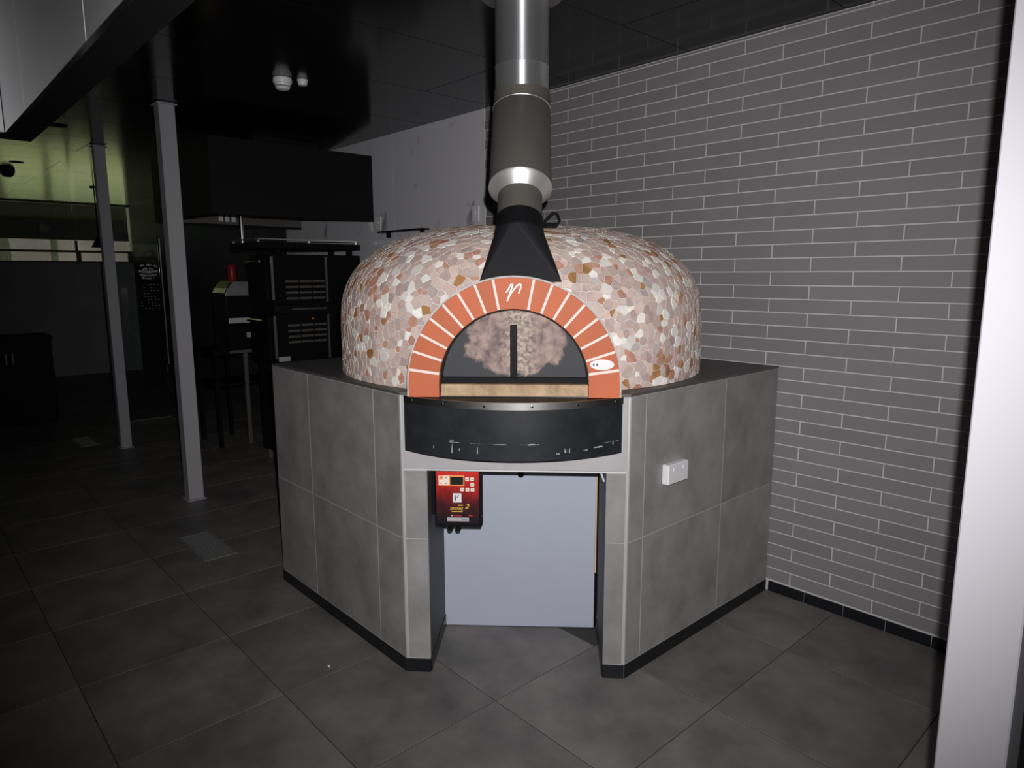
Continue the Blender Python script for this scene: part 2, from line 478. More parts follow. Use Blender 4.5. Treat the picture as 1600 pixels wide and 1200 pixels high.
# black skirting tiles on the brick wall
bb = tag(span('baseboard_right', (0.0, -0.0005, 0.0), (XN, 0.009, 0.058), M['grout']), kind='structure')
x = 0.014
while x < XN - 0.1:
    adopt(box('skirting_tile', (x + 0.0955, -0.0030, 0.0285), (0.191, 0.007, 0.055), M['blacktile'], None, 0, 0.0012), bb)
    x += 0.1935
# other walls of the room
tag(span('wall_left', (XF - 0.2, YL - 0.12, 0), (XN + 0.1, YL, HC + 0.1), M['white_wall']), kind='structure')
tag(span('wall_rear', (XN, YL, 0), (XN + 0.12, 0.12, HC + 0.1), M['white_wall']), kind='structure')
tag(span('wall_far', (XF - 0.12, YL, 0), (XF, 0.009, 1.86), M['white_wall']), kind='structure')

# far strip window above the partition: frame, mullions and panes
wf = tag(span('window_1', (XF - 0.10, YL, 1.86), (XF - 0.02, 0.0, 1.885), M['frame']), kind='structure')
for z0, z1 in ((2.025, 2.06), (2.80, HC)):
    adopt(span('window_rail', (XF - 0.09, YL, z0), (XF - 0.03, 0.0, z1), M['frame']), wf)
my = [-0.02, -0.79, -2.35, -3.9, -5.5]
for y in my:
    adopt(span('mullion', (XF - 0.09, y - 0.045, 1.885), (XF - 0.03, y + 0.02, 2.025), M['frame']), wf)
adopt(span('mullion', (XF - 0.085, -0.84, 2.06), (XF - 0.04, -0.805, 2.22), M['frame']), wf)
for ya, yb in zip(my, my[1:]):
    for z0, z1 in ((1.885, 2.025), (2.06, 2.80)):
        adopt(span('pane', (XF - 0.063, yb + 0.02, z0), (XF - 0.057, ya - 0.045, z1), M['glass']), wf)

# steel posts
def post(x0, y0, s, label, z0=0.0):
    t = empty('steel_post', (x0 + s / 2, y0 + s / 2, 0), 0, label, 'post', 'pale steel posts')
    box('shaft', (0, 0, (0.008 + HC - 0.001) / 2), (s, s, HC - 0.009), M['post'], t, 0, 0.003)
    box('base_plate', (0, 0, 0.004), (s + 0.03, s + 0.03, 0.008), M['post'], t, 0, 0.001)
    box('head_flange', (0, 0, HC - 0.012), (s + 0.028, s + 0.028, 0.008), M['post'], t, 0, 0.001)
    return t
post(-3.70, -1.783, 0.105, 'pale grey square steel post standing before the black cooking hood')
post(-5.77, -1.745, 0.092, 'slim pale grey square steel post farthest from the oven')
post(1.253, -1.750, 0.123, 'broad white square steel post close by at the right edge')
tag(span('dark_infill_panel', (1.40, -1.70, 0.0), (2.20, -1.62, HC), M['dark_wall']), kind='structure')  # dark panel added to fill the sliver right of the near post

# ------------------------------------------------------------------ tiled counter carrying the oven
a_, b_c, B_c, L_c, H_c = 0.6568, 1.2045, 1.8376, 1.8595, 1.2
CA = math.atan2(B_c - b_c, a_)
MC = Vector((-a_ / 2, -(b_c + B_c) / 2, 0))
HL = math.hypot(a_, B_c - b_c) / 2
ctr = empty('tiled_counter', (-0.95, -0.9, 0), 0, 'grey tiled counter with a chamfered corner carrying the mosaic pizza oven', 'counter')
ux, uy = math.cos(CA), math.sin(CA)          # along the chamfer, towards the wall
vx, vy = math.sin(CA), -math.cos(CA)         # out of the chamfer
def cw(u, v): return (MC.x + ux * u + vx * v, MC.y + uy * u + vy * v)
RU0, RU1, RD, RZ = -0.352, 0.366, 0.42, 0.888
T, I = 0.010, 0.0018
plan = [(-I, -0.003), (-I, -b_c + 0.001), cw(HL - 0.0015, -I), cw(RU1 + I, -I), cw(RU1 + I, -RD), cw(RU0 - I, -RD), cw(RU0 - I, -I), cw(-HL + 0.0015, -I),
        (-a_ - 0.001, -B_c + I), (-L_c + I, -B_c + I), (-L_c + I, -0.003)]
def loc2(pts, p): return [(x - p.location.x, y - p.location.y) for x, y in pts]
prism('core', loc2(plan, ctr), 0.0, RZ, M['grout_mid'], ctr)
plan2 = [(-I, -0.003), (-I, -b_c + 0.001), cw(HL - 0.0015, -I), cw(-HL + 0.0015, -I), (-a_ - 0.001, -B_c + I), (-L_c + I, -B_c + I), (-L_c + I, -0.003)]
prism('upper_core', loc2(plan2, ctr), RZ, 1.188, M['grout_mid'], ctr)
top = [(0, -0.002), (0, -b_c), (-a_, -B_c), (-L_c, -B_c), (-L_c, -0.002)]
prism('worktop', loc2(top, ctr), 1.1885, 1.2, M['top'], ctr)
def ctile(name, c, d, m=None, rz=0.0, bev=0.001):
    return adopt(box(name, c, d, m or M['tile'], None, rz, bev), ctr)
ZR = [(0.061, 0.590), (0.590, 1.188)]
for z0, z1 in ZR:
    for xa, xb in ((-L_c, -1.455), (-1.455, -0.857), (-0.857, -a_ - 0.002)):       # left face
        ctile('wall_tile', ((xa + xb) / 2, -B_c + T / 2, (z0 + z1) / 2), (xb - xa - 0.004, T, z1 - z0 - 0.004))
    for ya, yb in ((-b_c + 0.002, -1.104), (-1.104, -0.500), (-0.500, -0.003)):     # right face
        ctile('wall_tile', (-T / 2, (ya + yb) / 2, (z0 + z1) / 2), (T, yb - ya - 0.004, z1 - z0 - 0.004))
    for ya, yb in ((-B_c + 0.003, -1.24), (-1.24, -0.62), (-0.62, -0.003)):          # far end
        ctile('wall_tile', (-L_c + T / 2, (ya + yb) / 2, (z0 + z1) / 2), (T, yb - ya - 0.004, z1 - z0 - 0.004))
    zt = min(z1, RZ - 0.008)
    for u0, u1 in ((-HL + 0.012, RU0), (RU1, HL - 0.012)):                           # the two piers
        x, y = cw((u0 + u1) / 2, -T / 2)
        ctile('pier_tile', (x, y, (z0 + zt) / 2), (u1 - u0 - 0.001, T, zt - z0 - 0.004), None, CA)
for u0, u1 in ((-HL + 0.012, -0.042), (-0.040, HL - 0.012)):                         # lintel tiles
    x, y = cw((u0 + u1) / 2, -T / 2)
    ctile('lintel_tile', (x, y, (RZ + 1.188) / 2), (u1 - u0, T, 1.188 - RZ), M['tile_pale'], CA)
# recess lining
for u0, s in ((RU0, -1), (RU1, 1)):
    x, y = cw(u0 + s * T / 2, -T - (RD - T) / 2)
    ctile('recess_lining', (x, y, (0.061 + RZ) / 2), (T, RD - T - 0.001, RZ - 0.063), M['recess'], CA, 0)
x, y = cw(0.007, -RD + 0.003)
ctile('recess_back', (x, y, RZ / 2), (RU1 - RU0, 0.006, RZ - 0.002), M['void_shade'], CA, 0)
# aluminium edge trims
for u in (-HL + 0.005, HL - 0.005):
    x, y = cw(u, -0.004)
    ctile('corner_trim', (x, y, 0.6235), (0.0085, 0.010, 1.127), M['alu_trim'], CA, 0.001)
x, y = cw(0, -0.004)
ctile('lintel_trim', (x, y, RZ - 0.004), (2 * HL - 0.022, 0.012, 0.007), M['alu'], CA, 0.001)
# black skirting tiles round the foot
def skirting(p0, p1, nseg, outx, outy):
    p0, p1 = Vector(p0), Vector(p1)
    d = p1 - p0; L = d.length; rz = math.atan2(d.y, d.x)
    for i in range(nseg):
        c = p0 + d * ((i + 0.5) / nseg)
        ctile('skirting_tile', (c.x + outx * -0.002, c.y + outy * -0.002, 0.0295), (L / nseg - 0.003, 0.011, 0.058), M['blacktile'], rz, 0.001)
skirting((-L_c, -B_c), (-a_, -B_c), 6, 0, -1)
skirting((0, -b_c), (0, -0.006), 6, 1, 0)
skirting(cw(-HL, 0), cw(RU0, 0), 1, vx, vy)
skirting(cw(RU1, 0), cw(HL, 0), 1, vx, vy)
skirting(cw(RU0, -0.005), cw(RU0, -RD + 0.03), 2, ux, uy)
skirting(cw(RU1, -0.005), cw(RU1, -RD + 0.03), 2, -ux, -uy)
skirting((-L_c, -0.006), (-L_c, -B_c), 9, -1, 0)

# ------------------------------------------------------------------ the oven (local x runs along the mouth, local y into the oven)
OM = Vector((-0.330, -1.520, 0))
Q = math.pi / 4
oven = empty('pizza_oven', (OM.x, OM.y, 1.2), Q, 'domed pizza oven covered in pink and cream stone mosaic with an orange brick arch', 'oven')
ZB = 1.2                                          # oven frame origin height
DR, DV, DZ0, DZT, DA, DB = 0.893, 0.868, 1.4188, 1.892, 0.6465, 0.814
def dome_prof(t):                                  # t 0..1 cylinder part, 1..2 cap
    if t <= 1: return DR, ZB + (DZ0 - ZB) * t
    q = (t - 1) * math.pi / 2
    return DR * max(math.cos(q), 0) ** DA, DZ0 + (DZT - DZ0) * math.sin(q) ** DB
prof = []
for i in range(61):
    r, z = dome_prof(i / 30)
    prof.append((max(r - 0.002, 0) if i < 60 else 0, z - ZB - (0.002 if i > 30 else 0)))
ds = lathe('dome_shell', prof, M['shell'], oven, (0, DV, 0.0005), 160)
bm = bmesh.new(); bm.from_mesh(ds.data)                # open the shell at the mouth
kill = []
for f in bm.faces:
    c = f.calc_center_median()
    if c.y < -0.5 and (c.x ** 2 + max(c.z - 0.04, 0) ** 2) < 0.36 ** 2: kill.append(f)
bmesh.ops.delete(bm, geom=kill, context='FACES')
bm.to_mesh(ds.data); bm.free()

# stone mosaic: cells of a weighted Voronoi cut on the dome, each shrunk by its joint
tt = np.linspace(0, 2, 801)
pr = np.array([dome_prof(t) for t in tt])
seglen = np.hypot(np.diff(pr[:, 0]), np.diff(pr[:, 1]))
area = seglen * (pr[1:, 0] + pr[:-1, 0]) / 2
cum = np.concatenate([[0], np.cumsum(area)]); cum /= cum[-1]
rng = np.random.default_rng(11)
from mathutils.kdtree import KDTree
cell = 0.034; grid = {}; P = []; N = []
DMIN = 0.0255
for _ in range(36000):
    t = float(np.interp(rng.random(), cum, tt)); az = rng.random() * 2 * math.pi
    r, z = dome_prof(t)
    p = Vector((r * math.cos(az), DV + r * math.sin(az), z - ZB))
    key = (int(p.x // cell), int(p.y // cell), int(p.z // cell)); ok = True
    dm_ = DMIN * (0.82 + 0.5 * rng.random())
    for i in (-1, 0, 1):
        for j in (-1, 0, 1):
            for k in (-1, 0, 1):
                for q in grid.get((key[0] + i, key[1] + j, key[2] + k), ()):
                    if (P[q] - p).length < dm_: ok = False; break
                if not ok: break
            if not ok: break
        if not ok: break
    if not ok: continue
    e_ = 1e-3
    r1, z1 = dome_prof(max(t - e_, 0)); r2_, z2 = dome_prof(min(t + e_, 2))
    dr, dz = r2_ - r1, z2 - z1
    n = Vector((dz * math.cos(az), dz * math.sin(az), -dr))
    if n.length < 1e-9: n = Vector((0, 0, 1))
    n.normalize()
    grid.setdefault(key, []).append(len(P)); P.append(p); N.append(n)
kd = KDTree(len(P))
for i, p in enumerate(P): kd.insert(p, i)
kd.balance()
wt = [random.uniform(-0.42, 0.42) for _ in P]
AZC, ARO, ARI = 1.240 - ZB, 0.409, 0.290           # arch centre height and radii
weights = [w for _, _, w in stone_cols]
cells = []
camL = Matrix.Rotation(-Q, 3, 'Z') @ (CAM - Vector((OM.x, OM.y, ZB)))
for i, (p, n) in enumerate(zip(P, N)):
    if p.y < 0.35 and abs(p.x) < ARO - 0.05 and (p.z < AZC or p.x ** 2 + (p.z - AZC) ** 2 < (ARO - 0.05) ** 2): continue
    e1 = n.cross(Vector((0, 0, 1)))
    if e1.length < 1e-3: e1 = Vector((1, 0, 0))
    e1.normalize(); e2 = n.cross(e1)
    poly = [(-0.06, -0.06), (0.06, -0.06), (0.06, 0.06), (-0.06, 0.06)]
    for co, j, d in kd.find_n(p, 22):
        if j == i or d < 1e-6: continue
        dv = co - p; qx, qy = dv.dot(e1), dv.dot(e2); L = math.hypot(qx, qy)
        if L < 1e-5: continue
        qx /= L; qy /= L
        lim = L * 0.5 + (wt[i] - wt[j]) * 0.012 - 0.0014
        out = []
        for k in range(len(poly)):
            A, C = poly[k], poly[(k + 1) % len(poly)]
            da, dc = A[0] * qx + A[1] * qy - lim, C[0] * qx + C[1] * qy - lim
            if da <= 0: out.append(A)
            if da * dc < 0:
                s = da / (da - dc); out.append((A[0] + (C[0] - A[0]) * s, A[1] + (C[1] - A[1]) * s))
        poly = out
        if len(poly) < 3: break
    if len(poly) < 3: continue
    cx = sum(q[0] for q in poly) / len(poly); cy = sum(q[1] for q in poly) / len(poly)
    ar = 0.5 * abs(sum(poly[k][0] * poly[(k + 1) % len(poly)][1] - poly[(k + 1) % len(poly)][0] * poly[k][1] for k in range(len(poly))))
    if ar < 5e-5: continue
    if p.z + max(0, 0.0) < 0.004: pass
    c3 = p + e1 * cx + e2 * cy
    dr_ = camL - p; dist = dr_.length
    face = max(n.dot(dr_) / dist, 0)
    vis = ar * face / dist ** 2
    if abs(p.x - 0.02) < 0.16 and 0.0 < p.y < 0.30 and p.z > 0.42: vis = 0     # behind the flue hood
    cells.append((vis, c3, n, e1, e2, [(q[0] - cx, q[1] - cy) for q in poly], random.choices(range(len(STONES)), weights)[0]))
cells.sort(key=lambda c: -c[0])
def stone_geo(bm, n, e1, e2, poly, c, mi):
    a = []; t = []
    R = max(math.hypot(*q) for q in poly)
    lo = c - n * 0.004
    for q in poly:
        v0 = lo + e1 * q[0] + e2 * q[1]
        if v0.z + ZB < ZB + 0.001: v0.z = 0.001
        s = 1 - min(0.0011 / R, 0.3)
        v1 = c + n * 0.0016 + e1 * q[0] * s + e2 * q[1] * s
        if v1.z < 0.001: v1.z = 0.001
        a.append(bm.verts.new(v0)); t.append(bm.verts.new(v1))
    k = len(poly)
    fs = [bm.faces.new(t)]
    for i in range(k): fs.append(bm.faces.new((a[i], a[(i + 1) % k], t[(i + 1) % k], t[i])))
    for f in fs: f.material_index = mi
for vis, c, n, e1, e2, poly, mi in cells[:300]:
    bm = bmesh.new()
    cz = Vector((0, 0, 0))
    a = []; t = []; R = max(math.hypot(*q) for q in poly); s = 1 - min(0.0011 / R, 0.3)
    for q in poly:
        v0 = -n * 0.004 + e1 * q[0] + e2 * q[1]; v1 = n * 0.0016 + e1 * q[0] * s + e2 * q[1] * s
        v0.z = max(v0.z, 0.001 - c.z); v1.z = max(v1.z, 0.001 - c.z)
        a.append(bm.verts.new(v0)); t.append(bm.verts.new(v1))
    bm.faces.new(t)
    for i in range(len(poly)): bm.faces.new((a[i], a[(i + 1) % len(poly)], t[(i + 1) % len(poly)], t[i]))
    link('mosaic_stone', mesh_from(bm, 'mosaic_stone', STONES[mi]), oven, c)
bm = bmesh.new()
for vis, c, n, e1, e2, poly, mi in cells[300:]: stone_geo(bm, n, e1, e2, poly, c, mi)
link('mosaic_rest', mesh_from(bm, 'mosaic_rest', STONES, recalc=False), oven, kind='stuff')

# brick arch round the mouth
YF, YB = -0.036, 0.16                            # front and back of the arch (local y)
def arc(r, a0, a1, n): return [(r * math.cos(math.radians(a0 + (a1 - a0) * i / n)), AZC + r * math.sin(math.radians(a0 + (a1 - a0) * i / n))) for i in range(n + 1)]
ZS = 1.189 - ZB
ring = arc(ARO + 0.001, 0, 180, 40) + [(-ARO - 0.001, ZS), (-ARI - 0.002, ZS)] + arc(ARI + 0.002, 180, 0, 40) + [(ARI + 0.002, ZS), (ARO + 0.001, ZS)]
def ring_obj(name, r0, r1, y0, y1, m):
    bm = bmesh.new(); path = []
    o_ = [(r1, ZS)] + arc(r1, 0, 180, 40) + [(-r1, ZS)]; i_ = [(r0, ZS)] + arc(r0, 0, 180, 40) + [(-r0, ZS)]
    V = [[bm.verts.new((x, yy, z)) for x, z in pl] for pl in (o_, i_) for yy in (y0, y1)]
    of, ob, inf, inb = V
    for k in range(len(o_) - 1):
        bm.faces.new((of[k], of[k + 1], inf[k + 1], inf[k])); bm.faces.new((ob[k], inb[k], inb[k + 1], ob[k + 1]))
        bm.faces.new((of[k], ob[k], ob[k + 1], of[k + 1])); bm.faces.new((inf[k], inf[k + 1], inb[k + 1], inb[k]))
    bm.faces.new((of[0], inf[0], inb[0], ob[0])); bm.faces.new((of[-1], ob[-1], inb[-1], inf[-1]))
    return link(name, mesh_from(bm, name, m, True), oven)
ring_obj('arch_mortar', ARI + 0.002, ARO - 0.001, YF + 0.003, YB, M['mortar'])
ring_obj('arch_rim', ARO - 0.0005, ARO + 0.007, YF + 0.006, YB, M['rim'])
def voussoir(a0, a1, n=4, name='arch_brick'):
    g = 0.0048
    def pt(r, ang, off):
        c_, s_ = math.cos(math.radians(ang)), math.sin(math.radians(ang))
        return (r * c_ - off * s_, AZC + r * s_ + off * c_)
    def side(r, rev):
        L = []
        for i in range(n + 1):
            f = i / n; ang = a0 + (a1 - a0) * f
            L.append(pt(r, ang, g * (1 - 2 * f)))
        return L[::-1] if rev else L
    poly = side(ARO, False) + side(ARI, True)
    cx = sum(q[0] for q in poly) / len(poly); cz = sum(q[1] for q in poly) / len(poly)
    bm = bmesh.new()
    pl = [(x - cx, z - cz) for x, z in poly]
    R = 0.06
    ys_ = [(YF + 0.0012, 1.0, 1), (YB - 0.01, 1.0, 1)]
    fr_ = [bm.verts.new((x * 0.975, YF, z * 0.975)) for x, z in pl]
    mi_ = [bm.verts.new((x, YF + 0.0015, z)) for x, z in pl]; bk = [bm.verts.new((x, YB - 0.01, z)) for x, z in pl]
    k = len(pl)
    bm.faces.new(fr_); bm.faces.new(bk[::-1])
    for A, C in ((fr_, mi_), (mi_, bk)):
        for i in range(k): bm.faces.new((A[(i + 1) % k], A[i], C[i], C[(i + 1) % k]))
    return link(name, mesh_from(bm, name, M['terracotta']), oven, (cx, 0, cz))
KEY = 11.0; LOWA = 8.0
bst = (90 - KEY - LOWA) / 7
key = voussoir(90 - KEY, 90 + KEY, 6, 'keystone')
for i in range(7):
    a0 = LOWA + bst * i
    voussoir(a0, a0 + bst); voussoir(180 - a0 - bst, 180 - a0)
for s in (1, -1):                                  # the two foot bricks
    pts = [(ARI, ZS), (ARO, ZS)] + [(ARO * math.cos(math.radians(q)), AZC + ARO * math.sin(math.radians(q)) - 0.006) for q in (0, 4, LOWA)] + \
          [(ARI * math.cos(math.radians(q)), AZC + ARI * math.sin(math.radians(q)) - 0.006) for q in (LOWA, 4, 0)]
    pts = [(s * x, z) for x, z in (pts if s > 0 else pts[::-1])]
    cx = sum(q[0] for q in pts) / len(pts); cz = sum(q[1] for q in pts) / len(pts)
    fprism('arch_brick', [(x - cx, z - cz) for x, z in pts], YF, YB - 0.01, M['terracotta'], oven, (cx, 0, cz))
# white script mark on the keystone (a sub-part of it)
def px_mark(pts, w, name, m=None):
    bm = bmesh.new(); lift = 0.0
    for pl in pts:
        L = [Vector(q) for q in pl]
        for A, C in zip(L, L[1:]):
            lift += 0.00006
            d = (C - A).normalized(); nn = Vector((-d.y, d.x)) * w / 2
            q = [A - d * w * 0.3 + nn, C + d * w * 0.3 + nn, C + d * w * 0.3 - nn, A - d * w * 0.3 - nn]
            f = [bm.verts.new((v.x, -0.0012 - lift, v.y)) for v in q]; g_ = [bm.verts.new((v.x, 0.001, v.y)) for v in q]
            bm.faces.new(f); bm.faces.new(g_[::-1])
            for i in range(4): bm.faces.new((f[(i + 1) % 4], f[i], g_[i], g_[(i + 1) % 4]))
    return mesh_from(bm, name, m or M['white'])
S_ = 0.00246 / 17.14                               # metres per zoomed photo pixel at the arch
def mk(*q): return [((x - 590) * S_, (530 - y) * S_) for x, y in q]
me = px_mark([mk((395, 525), (450, 430), (500, 340), (535, 318), (560, 345), (520, 450), (470, 590), (415, 750)),
              mk((440, 690), (500, 570), (600, 440), (680, 350), (735, 312), (770, 330), (765, 420), (715, 550))], 0.0052, 'script_mark')
link('script_mark', me, key, (0.002, YF - 0.0004, 0.006))
# oval white badge on the second brick up on the right
bm = bmesh.new()
ell = [(0.046 * math.cos(2 * math.pi * i / 32), 0.0205 * math.sin(2 * math.pi * i / 32)) for i in range(32)]
bd = fprism('oval_badge', ell, YF - 0.0025, YF + 0.001, M['white'], oven, (0.339, 0, 0.1185))
for dx in (-0.032, -0.019):
    box('badge_mark', (dx, YF - 0.003, 0.0), (0.006, 0.0012, 0.009), M['ink'], bd)

# sill, door and the shelf at the mouth
span('oven_sill', (-0.286, -0.0125, ZS), (0.289, 0.14, 0.036), M['firebrick'], oven, 0.002)
door = fprism('oven_door', [(x, z - AZC) for x, z in arc(0.2835, 2, 178, 36)], 0.030, 0.042, M['doorplate'], oven, (0.0, 0, AZC))
door['label'] = 'arched steel door with a pale rusty patch'
dfr = bmesh.new()
span('door_rail', (-0.284, 0.010, -0.003), (0.284, 0.045, 0.020), M['black'], door, 0.001)
hd = span('door_handle', (-0.0135, -0.012, 0.020), (0.0135, 0.000, 0.228), M['black'], door, 0.002)
for z in (0.04, 0.205): span('handle_bracket', (-0.007, 0.0005, z), (0.007, 0.029, z + 0.014), M['black'], door)
bm = bmesh.new()                                  # dark inner reveal behind the door edges
ring_obj('mouth_lining', ARI - 0.0065, ARI + 0.0015, 0.004, YB + 0.02, M['black'])
fprism('mouth_back', [(x, z) for x, z in [(0.286, ZS)] + arc(0.286, 0, 180, 30) + [(-0.286, ZS)]], 0.10, 0.15, M['void_shade'], oven)

# bowed black apron under the mouth with steel lip
sh = empty('oven_apron', (OM.x, OM.y, 0.965), Q, 'scuffed black bowed steel apron under the oven mouth with bright riveted lip', 'apron')
HW, BUL = 0.437, 0.152
RA = (HW ** 2 + BUL ** 2) / (2 * BUL)
def bow(u, grow=0.0):                              # local y (negative is towards the room)
    return -(math.sqrt(max((RA + grow) ** 2 - u * u, 0)) - (RA - BUL)) - 0.0
def bow_band(name, z0, z1, g0, g1, m, parent, hw=HW, n=40, y_back=None):
    bm = bmesh.new(); L = []
    for i in range(n + 1):
        u = -hw + 2 * hw * i / n
        yo = bow(u, g1); yi = bow(u, g0) if y_back is None else y_back
        yi = max(yi, yo + 0.001)
        L.append([bm.verts.new((u, yo, z0)), bm.verts.new((u, yo, z1)), bm.verts.new((u, yi, z1)), bm.verts.new((u, yi, z0))])
    for A, C in zip(L, L[1:]):
        for k in range(4): bm.faces.new((A[k], C[k], C[(k + 1) % 4], A[(k + 1) % 4]))
    bm.faces.new(L[0]); bm.faces.new(L[-1][::-1])
    return link(name, mesh_from(bm, name, m, True), parent)
bow_band('apron_sheet', 0.0, 0.214, -0.003, 0.0, M['skirt'], sh)
bow_band('steel_lip', 0.196, 0.224, -0.002, 0.0022, M['lip'], sh)
bow_band('shelf_top', 0.214, 0.2215, 0, -0.002, M['black_matte'], sh, y_back=-0.004)
bow_band('apron_floor', 0.001, 0.008, 0, -0.003, M['black'], sh, y_back=-0.004)
for u in (-0.402, -0.27, -0.105, 0.073, 0.245, 0.397):
    r = lathe('rivet', [(0.0055, 0), (0.0048, 0.002), (0.0, 0.0032)], M['chrome'], sh, (u, bow(u, 0.0022), 0.2095), 12)
    r.rotation_euler = (math.pi / 2, 0, math.asin(u / RA))
def scuff(u0, u1, z, h):
    bm = bmesh.new(); n = 5; L = []
    for i in range(n + 1):
        u = u0 + (u1 - u0) * i / n; hh = h * (0.35 + 0.65 * random.random())
        L.append((bm.verts.new((u, bow(u, 0.0006), z + random.uniform(-0.0015, 0.0015))), bm.verts.new((u, bow(u, 0.0006), z + hh))))
    for A, C in zip(L, L[1:]): bm.faces.new((A[0], C[0], C[1], A[1]))
    link('scuff', mesh_from(bm, 'scuff', M['scuff']), sh)
for u0, u1, z, h in ((-0.245, -0.19, 0.063, 0.002), (-0.16, -0.02, 0.064, 0.0014), (-0.045, -0.03, 0.063, 0.005), (0.03, 0.10, 0.064, 0.0016), (0.06, 0.085, 0.062, 0.006),
                     (-0.135, -0.131, 0.025, 0.030), (-0.235, -0.231, 0.02, 0.042), (-0.205, -0.201, 0.032, 0.014), (0.165, 0.178, 0.024, 0.006), (0.196, 0.203, 0.028, 0.022),
                     (0.213, 0.217, 0.026, 0.024), (0.27, 0.285, 0.030, 0.006), (0.31, 0.345, 0.036, 0.008), (0.35, 0.41, 0.052, 0.002), (0.385, 0.389, 0.040, 0.026), (-0.31, -0.307, 0.03, 0.016), (-0.24, -0.225, 0.07, 0.003)):
    scuff(u0, u1, z, h)

# flue with its hood: it leans back over the dome, then turns upright
FU = 0.0175
flue = empty('oven_flue', (OM.x, OM.y, 1.6), Q, 'stainless steel flue rising from a black tapered hood over the oven mouth', 'flue')
z_ = lambda z: z - 1.6
def sweep(name, rings, m, seg=48, cap=False, smooth=True):
    """rings (y, z, tilt in degrees, radius): circles swept along the leaning flue"""
    bm = bmesh.new(); R = []
    for y, z, t, r in rings:
        t = math.radians(t)
        R.append([bm.verts.new((FU + r * math.cos(2 * math.pi * k / seg), y + r * math.sin(2 * math.pi * k / seg) * math.cos(t),
                                z_(z) - r * math.sin(2 * math.pi * k / seg) * math.sin(t))) for k in range(seg)])
    for A, C in zip(R, R[1:]):
        for k in range(seg): bm.faces.new((A[k], A[(k + 1) % seg], C[(k + 1) % seg], C[k]))
    if cap: bm.faces.new(R[0][::-1]); bm.faces.new(R[-1])
    return link(name, mesh_from(bm, name, m, smooth), flue)
LN = 32.0
def ax(sv): return 0.115 + sv * math.sin(math.radians(LN)), 1.829 + sv * math.cos(math.radians(LN))
bm = bmesh.new()                                   # hood: four flat panels and four conical corners up to the collar
RB0, RB1, YB0, YB1 = -0.129, 0.182, -0.030, 0.27
nR = 64; tl = math.radians(18); ring_ = []
for k in range(nR):
    an = 2 * math.pi * k / nR
    ring_.append(bm.verts.new((FU + 0.094 * math.cos(an), 0.115 + 0.094 * math.sin(an) * math.cos(tl), z_(1.829) - 0.094 * math.sin(an) * math.sin(tl))))
cor = [bm.verts.new((x, y, z_(1.634))) for x, y in ((RB1, YB1), (RB0, YB1), (RB0, YB0), (RB1, YB0))]
hw_ = 3
for q in range(4):
    mid = (q * nR // 4) % nR                       # ring point straight over side q: 0 right, 1 back, 2 left, 3 front
    c0, c1 = cor[(q - 1) % 4], cor[q]
    bm.faces.new([c0, c1] + [ring_[(mid + k) % nR] for k in range(hw_, -hw_ - 1, -1)])
    for k in range(hw_, nR // 4 - hw_): bm.faces.new((c1, ring_[(mid + k + 1) % nR], ring_[(mid + k) % nR]))
bm.faces.new(cor[::-1])
link('hood', mesh_from(bm, 'hood', M['black_matte']), flue)
y1, z1 = ax(0.055); y2, z2 = ax(0.163); y3, z3 = ax(0.200); y4, z4 = ax(0.617)
sweep('collar', [(0.112, 1.826, 18, 0.094), (0.113, 1.829, 18, 0.0965), (0.116, 1.834, 19, 0.0965), (0.117, 1.836, 19, 0.0925), (y1, z1, LN, 0.0925), (y1, z1 + 0.0005, LN, 0.089)], M['black'])
sweep('lower_pipe', [(y1 - 0.005, z1 - 0.008, LN, 0.0895), (y2 + 0.003, z2 + 0.005, LN, 0.0895)], M['steel_dull'])
sweep('cone', [(y2, z2, LN, 0.0900), (y2 + 0.001, z2 + 0.002, LN, 0.0915), (y3, z3, LN, 0.125), (y3 + 0.001, z3 + 0.002, LN, 0.1275)], M['steel_lit'])
sweep('pipe_bead', [(y3, z3, LN, 0.1275), (y3 + 0.003, z3 + 0.005, LN, 0.1305), (y3 + 0.006, z3 + 0.010, LN, 0.1275)], M['steel_lit'])
sweep('main_pipe', [(y3 + 0.005, z3 + 0.008, LN, 0.1275), (y4 - 0.016, z4 - 0.026, LN, 0.1245), (y4, z4, 20, 0.1235), (y4 + 0.008, z4 + 0.034, 10, 0.1215), (y4 + 0.012, z4 + 0.082, 1, 0.1185)], M['steel_dull'])
sweep('seam_bead', [(y4 - 0.001, z4 - 0.005, 20, 0.1237), (y4, z4, 20, 0.1260), (y4 + 0.001, z4 + 0.005, 19, 0.1237)], M['steel_lit'])
yu, zu = y4 + 0.0125, z4 + 0.080
sweep('upper_pipe', [(yu, zu - 0.004, 0, 0.1170), (yu, zu, 0, 0.1195), (yu, zu + 0.005, 0, 0.1150), (yu, zu + 0.096, 0, 0.1150), (yu, zu + 0.099, 0, 0.1168), (yu, zu + 0.102, 0, 0.1150), (yu, HC, 0, 0.1150)], M['steel_pipe'])
sweep('ceiling_plate', [(yu, HC - 0.012, 0, 0.115), (yu, HC - 0.012, 0, 0.175), (yu, HC - 0.001, 0, 0.175), (yu, HC - 0.001, 0, 0.115)], M['steel'])
tube('strap', [(FU + 0.07, 0.17, z_(1.858)), (FU + 0.150, 0.19, z_(1.858)), (FU + 0.160, 0.19, z_(1.872)), (FU + 0.150, 0.20, z_(1.900)), (FU + 0.135, 0.20, z_(1.905)), (FU + 0.09, 0.18, z_(1.860))], 0.007, M['black'], flue)

